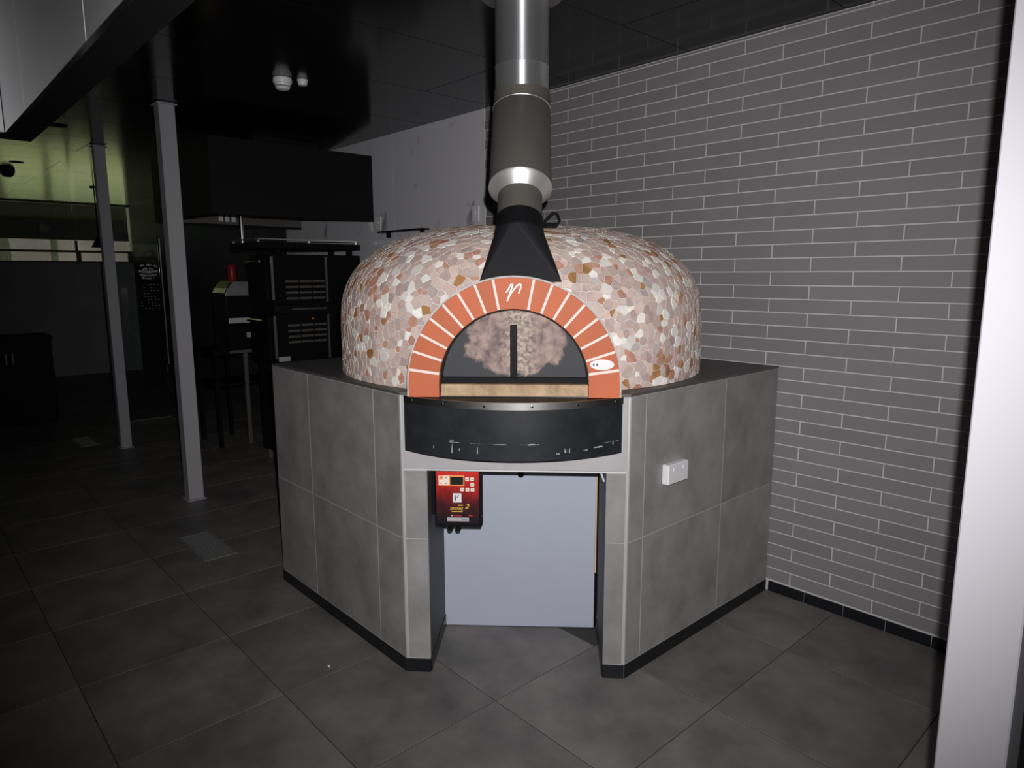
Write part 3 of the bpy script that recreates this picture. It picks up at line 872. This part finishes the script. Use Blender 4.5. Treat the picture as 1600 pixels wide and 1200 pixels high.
# ------------------------------------------------------------------ board closing the recess
pnl = empty('access_board', (OM.x, OM.y, 0), Q, 'blue grey board leaning closed across the recess under the oven', 'board')
span('board', (-0.352, 0.393, 0.004), (0.360, 0.405, 0.868), M['panel'], pnl, 0.001)
span('raw_edge', (0.3605, 0.394, 0.28), (0.3665, 0.404, 0.862), M['wood'], pnl)
h_ = fprism('finger_hole', [(0.014 * math.cos(2 * math.pi * i / 16), 0.014 * math.sin(2 * math.pi * i / 16)) for i in range(16)], 0.3905, 0.394, M['void_shade'], pnl, (0.015, 0, 0.751))

# burner control box hung in the recess
cb = empty('control_box', (OM.x, OM.y, 0.615), Q, 'red and black burner control box with buttons and small display', 'control box')
U0, U1 = -0.330, -0.134
YC = 0.052
span('casing', (U0, YC + 0.001, 0.012), (U1, YC + 0.055, 0.262), M['black'], cb, 0.004)
fc = box('face_plate', ((U0 + U1) / 2 - 0.003, YC - 0.0005, 0.142), (0.176, 0.003, 0.232), M['redface'], cb, 0, 0.0008)
def onface(name, x, z, w, h, m, y=-0.0022, parent=None, bev=0.0):
    return box(name, (x, y, z), (w, 0.0016, h), m, parent or fc, 0, bev)
def fp(px, py): return ((px - 490) / 1091 * 100 * 0.00252, (565 - py) / 1200 * 110 * 0.00252)   # photo zoom pixel -> face metres
x, z = fp(385, 265); onface('display_surround', x, z, 0.105, 0.044, M['orange'], -0.0018)
x, z = fp(250, 265); onface('key_field', x, z, 0.043, 0.040, M['button'], -0.0024)
x, z = fp(480, 268); onface('display', x, z, 0.054, 0.034, M['lcd'], -0.0030)
for i, (px, py) in enumerate(((205, 215), (290, 215), (200, 315), (290, 315), (665, 238), (755, 238), (757, 335), (575, 428), (670, 430), (760, 432))):
    x, z = fp(px, py)
    bt = onface('button', x, z, 0.0155, 0.0155, M['button'] if i else M['orange'], -0.0034, None, 0.001)
    box('button_mark', (0, -0.0011, 0), (0.005, 0.0008, 0.003), M['ink'], bt)
x, z = fp(485, 585); lb = onface('sticker', x, z, 0.035, 0.039, M['white'])
link('sticker_mark', px_mark([[(-0.009, -0.012), (-0.009, 0.010), (-0.004, 0.010), (-0.007, -0.010)], [(0.0, 0.002), (0.006, 0.012)]], 0.003, 'sticker_mark', M['ink']), lb, (0, -0.001, 0))
x, z = fp(465, 790); text('name_lettering', 'SPITFIRE', 0.0175, M['gold'], fc, (x, -0.0022, z), (math.pi / 2, 0, 0), 0.3, sx=0.84)
x, z = fp(650, 745); text('number_lettering', '2', 0.026, M['gold'], fc, (x, -0.0022, z), (math.pi / 2, 0, 0), 0.35, sx=1.3)
x, z = fp(540, 722); onface('gold_line', x, z, 0.020, 0.004, M['gold'])
x, z = fp(480, 842); onface('gold_line', x, z, 0.046, 0.0016, M['gold'])
x, z = fp(490, 918); onface('red_line', x, z, 0.034, 0.003, M['pinkprint'])
x, z = fp(720, 910); onface('red_line', x, z, 0.016, 0.005, M['pinkprint'])
x, z = fp(385, 918); onface('white_line', x, z, 0.005, 0.003, M['white'])
x, z = fp(495, 985); lb = onface('data_label', x, z, 0.090, 0.016, M['label'])
box('label_print', (0.027, -0.001, -0.002), (0.026, 0.0006, 0.004), M['ink'], lb)
for uu, zz_ in ((U0 + 0.005, 0.235), (U1 - 0.004, 0.235), (U0 + 0.007, 0.065), (U1 - 0.004, 0.060)):
    s = lathe('screw', [(0.0035, 0), (0.003, 0.0015), (0, 0.002)], M['chrome'], cb, (uu, YC + 0.001, zz_), 10); s.rotation_euler = (math.pi / 2, 0, 0)
for uu in (-0.268, -0.235):
    lathe('cable_gland', [(0.0, -0.012), (0.009, -0.012), (0.012, -0.004), (0.012, 0.013), (0.0, 0.013)], M['black'], cb, (uu, YC + 0.022, 0.0), 12)
span('mounting_bracket', (-0.3515, YC + 0.040, 0.05), (-0.3302, YC + 0.05, 0.24), M['black'], cb)
# folded bracket at the top right of the recess
br = empty('steel_bracket', (OM.x, OM.y, 0), Q, 'small angled bright bracket at the top right corner of the recess', 'bracket')
tube('arm', [(0.335, 0.03, 0.879), (0.350, 0.03, 0.868), (0.362, 0.03, 0.835)], 0.0045, M['alu'], br)

# ------------------------------------------------------------------ power socket on the counter side
so = empty('power_socket', (0.0, -0.912, 0.79), 0, 'white double power socket on the right side of the grey counter', 'socket')
box('socket_block', (0.0165, 0, 0.043), (0.032, 0.146, 0.086), M['white'], so, 0, 0.004)
box('socket_plate', (0.0335, 0, 0.043), (0.003, 0.138, 0.078), M['white'], so, 0, 0.001)
for y in (-0.035, 0.035):
    for zz_, yy in ((0.036, -0.006), (0.036, 0.006), (0.024, 0.0)):
        box('pin_slot', (0.0352, y + yy, zz_), (0.001, 0.0022, 0.007), M['label'], so)
    box('rocker_switch', (0.036, y, 0.064), (0.003, 0.010, 0.014), M['white'], so, 0, 0.0008)

# switches on the marble wall
def switch(x, z, w, label):
    t = empty('wall_switch', (x, -0.002, z), 0, label, 'switch', 'switches on the marble wall')
    box('plate', (0, -0.0045, 0), (w, 0.009, 0.115), M['white'], t, 0, 0.003)
    box('rocker', (0, -0.011, 0.01), (0.012, 0.005, 0.02), M['white'], t, 0, 0.001)
switch(-3.725, 2.10, 0.072, 'white wall switch on the marble nearest the black hood, right of its pair')
switch(-3.870, 2.095, 0.060, 'white wall switch half under the edge of the black hood')
switch(-2.385, 2.10, 0.075, 'white wall switch on the marble just left of the flue')

# ------------------------------------------------------------------ smoke detector and sounder on the ceiling
sd = empty('smoke_detector', (-2.52, -1.39, HC - 0.0715), 0, 'white round smoke detector on the black ceiling', 'detector')
lathe('base_ring', [(0, 0.087), (0.068, 0.087), (0.070, 0.060), (0.066, 0.050), (0.0, 0.050)], M['white'], sd, (0, 0, 0), 32)
lathe('chamber', [(0, 0.0495), (0.060, 0.0495), (0.056, 0.032), (0.052, 0.031), (0.052, 0.027), (0.055, 0.026), (0.046, 0.010), (0.025, 0.002), (0, 0.0)], M['white'], sd, (0, 0, 0), 32)
lathe('vent_gap', [(0.0535, 0.0315), (0.0545, 0.0290), (0.0535, 0.0265)], M['ink'], sd, (0, 0, 0), 32)
sd.scale = (0.80, 0.80, 0.80)
t = empty('ceiling_sensor', (-2.47, -1.285, HC - 0.0395), 0, 'small white ceiling sensor right beside the smoke detector', 'sensor')
lathe('body', [(0, 0.046), (0.034, 0.046), (0.036, 0.030), (0.030, 0.008), (0.0, 0.0)], M['white'], t, (0, 0, 0), 24)
lathe('mount', [(0.0, 0.0465), (0.040, 0.0465), (0.040, 0.040), (0.036, 0.040)], M['white'], t, (0, 0, 0), 24)

t.scale = (0.82, 0.82, 0.82)
# recessed downlights
for (x, y, lab) in ((-4.97, -2.13, 'dark recessed downlight in the ceiling between the steel canopy and the posts'), (-7.34, -2.11, 'dark recessed downlight farther off in the gleaming ceiling')):
    t = empty('downlight', (x, y, HC - 0.006), 0, lab, 'downlight', 'recessed downlights')
    lathe('trim_ring', [(0.050, 0.001), (0.064, 0.0005), (0.066, 0.0055)], M['black'], t, (0, 0, 0), 24)
    lathe('lens', [(0.0, 0.003), (0.050, 0.003), (0.050, 0.0055)], M['void_shade'], t, (0, 0, 0), 24)
t = empty('dome_camera', (-8.05, -2.11, HC - 0.085), 0, 'dark round dome fitting on the ceiling at the far left', 'camera')
lathe('dome', [(0, 0), (0.04, 0.008), (0.065, 0.035), (0.07, 0.055)], M['black'], t, (0, 0, 0), 24)
lathe('collar', [(0.075, 0.055), (0.075, 0.0845), (0, 0.0845)], M['black_matte'], t, (0, 0, 0), 24)

# ------------------------------------------------------------------ floor drain grates
def drain(x0, x1, y0, y1, nx, ny, label):
    t = empty('floor_drain', ((x0 + x1) / 2, (y0 + y1) / 2, 0), 0, label, 'drain', 'floor drain grates')
    w, d = x1 - x0, y1 - y0
    box('pit', (0, 0, 0.0008), (w - 0.004, d - 0.004, 0.0012), M['void_shade'], t)
    for s in (-1, 1):
        box('frame_bar', (0, s * (d / 2 - 0.006), 0.003), (w, 0.012, 0.005), M['drain'], t, 0, 0.001)
        box('frame_bar', (s * (w / 2 - 0.006), 0, 0.003), (0.012, d - 0.026, 0.005), M['drain'], t, 0, 0.001)
    bm = bmesh.new()
    for i in range(1, nx): bm_box(bm, (-w / 2 + w * i / nx, 0, 0.0030), (w / nx * 0.42, d - 0.026, 0.003))
    for j in range(1, ny): bm_box(bm, (0, -d / 2 + d * j / ny, 0.0033), (w - 0.026, d / ny * 0.42, 0.003))
    link('grating', mesh_from(bm, 'grating', M['drain']), t, kind='stuff')
drain(-2.885, -2.395, -2.08, -1.89, 26, 12, 'perforated steel floor drain grate near the left side of the counter')
drain(-6.47, -6.01, -2.03, -1.86, 22, 10, 'perforated steel floor drain grate far back beyond the second post')
t = bpy.data.objects
paper = fprism('paper_scrap', [(-0.011, 0), (-0.006, 0.006), (0.004, 0.007), (0.011, 0.001), (0.007, 0.002), (0.0, 0.0045)], 0, 0.005, M['white'], None, (-0.912, -2.07, 0.0002))
tag(paper, 'tiny white scrap lying on the dark floor left of the counter', 'scrap')

# ------------------------------------------------------------------ steel exhaust canopy, upper left
HZ = 2.12
hx0, hx1, hy0, hy1 = -1.354, 0.75, -4.30, -2.867
can = empty('exhaust_canopy', ((hx0 + hx1) / 2, (hy0 + hy1) / 2, HZ), 0, 'stainless steel exhaust canopy with black rim hanging at the upper left', 'canopy')
def cspan(name, lo, hi, m, bev=0.0): return adopt(span(name, lo, hi, m, None, bev), can)
LW, LW2 = 0.083, 0.132
ZT = HC - 0.001
cspan('rim_side', (hx0, hy1 - LW, HZ), (hx1, hy1, ZT), M['hoodblack'])
cspan('rim_side', (hx0, hy0, HZ), (hx1, hy0 + LW, ZT), M['hoodblack'])
cspan('rim_end', (hx0, hy0 + LW, HZ), (hx0 + LW2, hy1 - LW, ZT), M['hoodblack'])
cspan('rim_end', (hx1 - LW2, hy0 + LW, HZ), (hx1, hy1 - LW, ZT), M['hoodblack'])
xs_ = [hx0 + LW2, -0.809, -0.03, hx1 - LW2]
for xa, xb in zip(xs_, xs_[1:]):
    cspan('steel_sheet', (xa + 0.004, hy1 - LW - 0.006, HZ + 0.001), (xb - 0.004, hy1 - LW - 0.0005, ZT), M['steel_soft'])
    cspan('steel_sheet', (xa + 0.004, hy0 + LW + 0.0005, HZ + 0.001), (xb - 0.004, hy0 + LW + 0.006, ZT), M['steel_soft'])
for x in (hx0 + LW2 + 0.0005, hx1 - LW2 - 0.0065):
    cspan('end_sheet', (x, hy0 + LW + 0.008, HZ + 0.001), (x + 0.006, hy1 - LW - 0.008, ZT), M['sheet_bounce'])
cspan('bright_edge', (hx0 + LW2, hy1 - LW - 0.008, HZ - 0.003), (hx1 - LW2, hy1 - LW + 0.004, HZ - 0.0002), M['chrome'])
cspan('bright_edge', (hx0 + LW2 - 0.004, hy0 + LW, HZ - 0.003), (hx0 + LW2 + 0.008, hy1 - LW - 0.009, HZ - 0.0002), M['chrome'])

# ------------------------------------------------------------------ black hood over the cooking line
kx0, kx1, kd = -5.25, -3.81, 1.40
hd2 = empty('cooking_hood', ((kx0 + kx1) / 2, -kd / 2, 2.12), 0, 'large black box hood over the cooking line in front of the marble', 'hood')
def hspan(name, lo, hi, m, bev=0.0): return adopt(span(name, lo, hi, m, None, bev), hd2)
hspan('side_panel', (kx1 - 0.02, -kd, 2.12), (kx1, -0.003, 2.685), M['hoodblack'])
hspan('side_panel', (kx0, -kd, 2.12), (kx0 + 0.02, -0.003, 2.685), M['hoodblack'])
hspan('front_panel', (kx0 + 0.02, -kd, 2.12), (kx1 - 0.02, -kd + 0.02, 2.685), M['hoodblack'])
hspan('top_panel', (kx0 + 0.02, -kd + 0.02, 2.66), (kx1 - 0.02, -0.003, 2.685), M['hoodblack'])
hspan('duct', (-4.75, -0.85, 2.6855), (-4.30, -0.25, HC - 0.001), M['hoodblack'])
hspan('inner_lining', (kx0 + 0.021, -kd + 0.03, 2.14), (kx0 + 0.03, -0.01, 2.64), M['steel_dull'])
for i in range(5):
    y = -1.15 + i * 0.22
    o = hspan('baffle_filter', (-5.1, y, 2.30), (-3.95, y + 0.19, 2.32), M['steel_dull'])
for y in (-0.86, -0.80, -0.74):
    hspan('reflection_fleck', (-5.19, y, 2.16), (-5.17, y + 0.035, 2.24), M['white'])  # white flecks painting the lit reflections inside the hood, no real fittings

# ------------------------------------------------------------------ cooking line under the hood
def thing(name, lo, label, cat, group=None): return empty(name, lo, 0, label, cat, group)
ov = thing('deck_oven', (-4.40, -0.45, 0), 'black double stacked oven with louvred side panels behind the counter', 'oven')
def part(p, name, lo, hi, m, bev=0.0): return adopt(span(name, lo, hi, m, None, bev), p)
part(ov, 'stand', (-4.44, -0.86, 0.10), (-4.02, -0.05, 0.90), M['hoodblack'])
for x in (-4.40, -4.07):
    for y in (-0.82, -0.10): part(ov, 'leg', (x - 0.02, y - 0.02, 0.0), (x + 0.02, y + 0.02, 0.0995), M['steel_dull'])
for z0, z1 in ((0.905, 1.335), (1.40, 1.83)):
    bd_ = part(ov, 'oven_body', (-4.46, -0.88, z0), (-4.005, -0.04, z1), M['black'], 0.006)
    part(ov, 'oven_door', (-4.43, -0.915, z0 + 0.03), (-4.06, -0.8805, z1 - 0.03), M['black'], 0.004)
    bm = bmesh.new(); bm_tube(bm, [(-4.40, -0.945, z1 - 0.06), (-4.10, -0.945, z1 - 0.06)], 0.010)
    adopt(link('door_handle', mesh_from(bm, 'door_handle', M['chrome'], True)), ov)
    for i in range(4):
        zz_ = z0 + (0.17 if z0 < 1.2 else 0.05) + i * 0.048
        for j in range(3):
            o = part(ov, 'louvre', (-4.0045, -0.765 + j * 0.122, zz_), (-3.993, -0.765 + j * 0.122 + 0.112, zz_ + 0.020), M['steel_dull'], 0.003)
    part(ov, 'edge_trim', (-4.008, -0.395, z0 + 0.02), (-3.996, -0.378, z1 - 0.02), M['steel'])
    part(ov, 'edge_trim', (-4.010, -0.888, z0 + 0.05), (-3.998, -0.868, z1 - 0.02), M['steel'])
part(ov, 'spacer', (-4.45, -0.87, 1.3355), (-4.01, -0.05, 1.3995), M['hoodblack'])
part(ov, 'rail', (-4.004, -0.72, 1.362), (-3.992, -0.40, 1.374), M['steel'])
s = lathe('indicator_lamp', [(0.009, 0), (0.009, 0.006), (0.0, 0.012)], M['amber'], ov, (0.396, -0.08, 1.28), 12); s.rotation_euler = (0, math.pi / 2, 0)
part(ov, 'name_tag', (-4.004, -0.86, 0.925), (-3.999, -0.76, 0.965), M['label'])

gr = thing('overshelf', (-4.3, -0.5, 0), 'black shelf with steel rails standing over the stacked ovens', 'shelf')
part(gr, 'shelf_board', (-4.52, -1.02, 1.875), (-3.96, -0.06, 1.925), M['black'], 0.003)
part(gr, 'front_rail', (-3.962, -1.00, 1.945), (-3.950, -0.10, 1.955), M['steel'])
part(gr, 'side_rail', (-4.52, -1.02, 1.945), (-3.965, -1.008, 1.955), M['steel_dull'])
for x in (-4.50, -3.98):
    for y in (-0.99, -0.55, -0.10): part(gr, 'rail_post', (x - 0.008, y - 0.008, 1.9255), (x + 0.008, y + 0.008, 1.9445), M['chrome'])
for x in (-4.40, -4.06):
    for y in (-0.80, -0.12): part(gr, 'riser', (x - 0.02, y - 0.02, 1.8305), (x + 0.02, y + 0.02, 1.8745), M['black'])
lathe('chrome_post', [(0.017, 1.9255), (0.017, 2.25), (0, 2.25)], M['chrome'], gr, (-0.19, -0.42, 0), 16)

bn = thing('work_bench', (-5.3, -0.7, 0), 'dark steel bench on legs beyond the stacked ovens', 'bench')
part(bn, 'bench_top', (-5.58, -1.06, 0.905), (-5.02, -0.34, 0.945), M['black'], 0.003)
part(bn, 'under_shelf', (-5.55, -1.03, 0.60), (-5.05, -0.37, 0.62), M['black'])
for x in (-5.54, -5.06):
    for y in (-1.02, -0.74, -0.38): part(bn, 'leg', (x - 0.018, y - 0.018, 0.0), (x + 0.018, y + 0.018, 0.9045), M['steel_dull'] if (y == -0.74 and x > -5.2) else M['black'])
part(bn, 'edge_strip', (-5.0195, -0.90, 0.912), (-5.014, -0.60, 0.940), M['steel_dull'])

# polished appliance with sloping shoulders on the bench
ap = thing('steel_appliance', (-5.25, -0.70, 0.9455), 'polished stainless appliance with sloping shoulders standing on the dark bench', 'appliance')
prf = [(-0.185, 0.0), (-0.185, 0.54), (-0.160, 0.585), (-0.10, 0.655), (0.05, 0.655), (0.125, 0.615), (0.17, 0.56), (0.175, 0.0)]
bm = bmesh.new()
A = [bm.verts.new((0.15, y, z)) for y, z in prf]; C = [bm.verts.new((-0.17, y, z)) for y, z in prf]
bm.faces.new(A); bm.faces.new(C[::-1])
for i in range(len(prf)): bm.faces.new((A[(i + 1) % len(prf)], A[i], C[i], C[(i + 1) % len(prf)]))
link('housing', mesh_from(bm, 'housing', M['chrome']), ap)
box('dark_window', (0.1515, -0.005, 0.41), (0.003, 0.33, 0.19), M['black'], ap, 0, 0.001)
box('lower_window', (0.1515, 0.0, 0.115), (0.003, 0.30, 0.20), M['black'], ap, 0, 0.001)
box('badge', (0.1545, 0.05, 0.13), (0.003, 0.09, 0.05), M['label'], ap, 0, 0.001)
box('bright_strip', (0.1525, -0.03, 0.275), (0.005, 0.25, 0.05), M['alu'], ap, 0, 0.001)
bm = bmesh.new()
pp = [(-0.175, 0.515), (-0.155, 0.575), (-0.095, 0.648), (0.045, 0.648), (0.118, 0.608), (0.155, 0.56), (0.16, 0.515)]
A = [bm.verts.new((0.1505, y, z)) for y, z in pp]; C = [bm.verts.new((0.1555, y, z)) for y, z in pp]
bm.faces.new(A[::-1]); bm.faces.new(C)
for i in range(len(pp)): bm.faces.new((A[i], A[(i + 1) % len(pp)], C[(i + 1) % len(pp)], C[i]))
link('shoulder_glint_plate', mesh_from(bm, 'shoulder_glint_plate', M['steel_soft2']), ap)  # added bright plate painting the highlights on the housing's shoulders
rc = empty('red_canister', (-5.27, -0.735, 1.6008), 0, 'dark red canister standing on top of the polished appliance', 'canister')
lathe('body', [(0, 0), (0.038, 0), (0.040, 0.004), (0.040, 0.135), (0.030, 0.155), (0.0, 0.157)], M['red'], rc, (0, 0, 0), 20)
lathe('cap', [(0.014, 0.156), (0.014, 0.172), (0.0, 0.173)], M['black'], rc, (0, 0, 0), 16)

# wall rail on the marble behind the oven
wr = empty('wall_ledge', (-3.3, -0.03, 2.02), 0, 'thin dark ledge fixed along the marble behind the oven dome', 'ledge')
box('ledge_board', (0, -0.012, 0), (0.66, 0.082, 0.012), M['black'], wr, 0, 0.001)
box('ledge_bracket', (-0.25, 0.012, -0.028), (0.02, 0.034, 0.042), M['black'], wr)
box('ledge_bracket', (0.25, 0.012, -0.028), (0.02, 0.034, 0.042), M['black'], wr)

# ------------------------------------------------------------------ far left: glass screen with lettering, cabinet, pendant
gs = empty('glass_screen', (-7.0, -1.05, 0), 0, 'clear glass screen with white lettering near the slim post', 'screen')
box('pane', (0, -0.12, 1.06), (0.010, 0.52, 2.10), M['glass'], gs)
box('floor_channel', (0, -0.12, 0.005), (0.03, 0.52, 0.010), M['steel_dull'], gs)
box('edge_pull', (0.006, 0.158, 1.35), (0.02, 0.012, 1.45), M['steel'], gs)
box('edge_stile', (0, 0.148, 1.06), (0.012, 0.008, 2.10), M['black'], gs)
bm = bmesh.new()
rows = [(1.772, 0.19, 0.030, 17), (1.730, 0.13, 0.030, 9), (1.692, 0.20, 0.036, 14), (1.652, 0.17, 0.026, 14), (1.620, 0.15, 0.026, 12)]
for z, w, h, n in rows:
    for i in range(n):
        if random.random() < 0.12: continue
        yy = 0.02 - w / 2 + w * (i + 0.5) / n + random.uniform(-.002, .002)
        zz_ = z - (0.02 * ((yy - 0.02) / (w / 2)) ** 2 if z > 1.7 else -0.012 * ((yy - 0.02) / (w / 2)) ** 2)
        bm_box(bm, (0.0056, yy, zz_), (0.0012, w / n * random.uniform(.4, .8), h * random.uniform(.5, .9)))
for r in range(9):
    for i in range(6):
        if random.random() < 0.45: continue
        bm_box(bm, (0.0056, -0.07 + 0.035 * i + random.uniform(-.006, .006), 1.55 - r * 0.034), (0.0012, 0.010, 0.006))
link('lettering', mesh_from(bm, 'lettering', M['white']), gs, kind='stuff')

cbn = empty('low_cabinet', (-7.8, -2.35, 0), 0, 'low black cabinet at the far left edge', 'cabinet')
box('carcass', (0, 0, 0.51), (0.60, 0.80, 0.90), M['hoodblack'], cbn, 0, 0.004)
box('cabinet_top', (0, 0, 0.975), (0.63, 0.83, 0.028), M['black'], cbn, 0, 0.002)
box('plinth', (0, 0, 0.03), (0.55, 0.76, 0.058), M['black'], cbn)
for s in (-1, 1):
    d_ = box('cabinet_door', (0.306, s * 0.2, 0.51), (0.010, 0.39, 0.86), M['black'], cbn, 0, 0.002)
    box('door_pull', (0.012, -s * 0.17, 0.25), (0.012, 0.012, 0.12), M['steel_dull'], d_)
pd = empty('pendant_lamp', (-9.2, -1.03, 2.06), 0, 'small black pendant hanging before the far window', 'lamp')
tube('cord', [(0, 0, 0.10), (0, 0, HC - 2.062)], 0.008, M['black'], pd)
lathe('shade', [(0.02, 0.11), (0.035, 0.09), (0.09, -0.02), (0.095, -0.03), (0.08, -0.02), (0.0, 0.05)], M['black'], pd, (0, 0, 0), 20)
lathe('ceiling_rose', [(0.0, HC - 2.076), (0.05, HC - 2.076), (0.05, HC - 2.062), (0, HC - 2.062)], M['black'], pd, (0, 0, 0), 20)

# ------------------------------------------------------------------ outside the far window
def outside(name, lo, hi, m, label, cat, kind='structure'):
    o = span(name, lo, hi, m); tag(o, label, cat, None, kind); return o
tag(span('ground_lawn', (-48, -30, -0.25), (-11.82, 26, -0.13), M['lawn']), kind='structure')
tag(span('verandah_roof', (-16.2, -14, 2.84), (-11.9, 10, 2.95), M['soffit']), kind='structure')
tag(span('verandah_beam', (-16.35, -14, 2.42), (-16.2, 10, 2.95), M['soffit']), kind='structure')
tag(span('roof_far_cover', (-11.9, -12, 2.95), (-11.5, 8, 3.05), M['hoodblack']), kind='structure')
gw = span('garden_wall', (-40.4, -26, -0.13), (-40, 22, 5.2), M['far']); tag(gw, 'long pale rendered wall beyond the garden', 'wall')
hg = bmesh.new()
bmesh.ops.create_grid(hg, x_segments=60, y_segments=10, size=0.5)
for v in hg.verts:
    y = v.co.x * 44; z = (v.co.y + 0.5) * 1.5
    v.co = Vector((random.uniform(-0.12, 0.12) + 0.6 * (1 - (z / 1.5) ** 2), y, z - 0.13))
h = link('garden_hedge', mesh_from(hg, 'garden_hedge', M['hedge']), None, (-36.5, -2, 0)); tag(h, 'low clipped green hedge before the far garden wall', 'hedge')
sol = h.modifiers.new('depth', 'SOLIDIFY'); sol.thickness = 1.0
tr_ = empty('garden_tree', (-27.0, -0.2, -0.13), 0, 'slender dark tree growing on the lawn outside the far window', 'tree')
bm = bmesh.new(); bm_tube(bm, [(0, 0, 0), (0.05, 0.1, 1.2), (-0.05, 0.0, 2.6), (0.1, -0.15, 4.2)], 0.32, 10)
link('trunk', mesh_from(bm, 'trunk', M['bark'], True), tr_)
bm = bmesh.new(); bm_tube(bm, [(0.1, 1.6, 0.0), (0.0, 1.5, 1.5), (0.1, 1.55, 3.0), (0.1, 0.3, 4.1)], 0.12, 8)
link('side_stem', mesh_from(bm, 'side_stem', M['bark'], True), tr_)
for q in range(5):
    bm = bmesh.new(); bmesh.ops.create_icosphere(bm, subdivisions=3, radius=1.0)
    for v in bm.verts: v.co *= 1 + random.uniform(-0.14, 0.14)
    link('crown', mesh_from(bm, 'crown', M['hedge']), tr_, (random.uniform(-.5, .5), -1 + 0.55 * q, 4.6 + random.uniform(0, .7)))
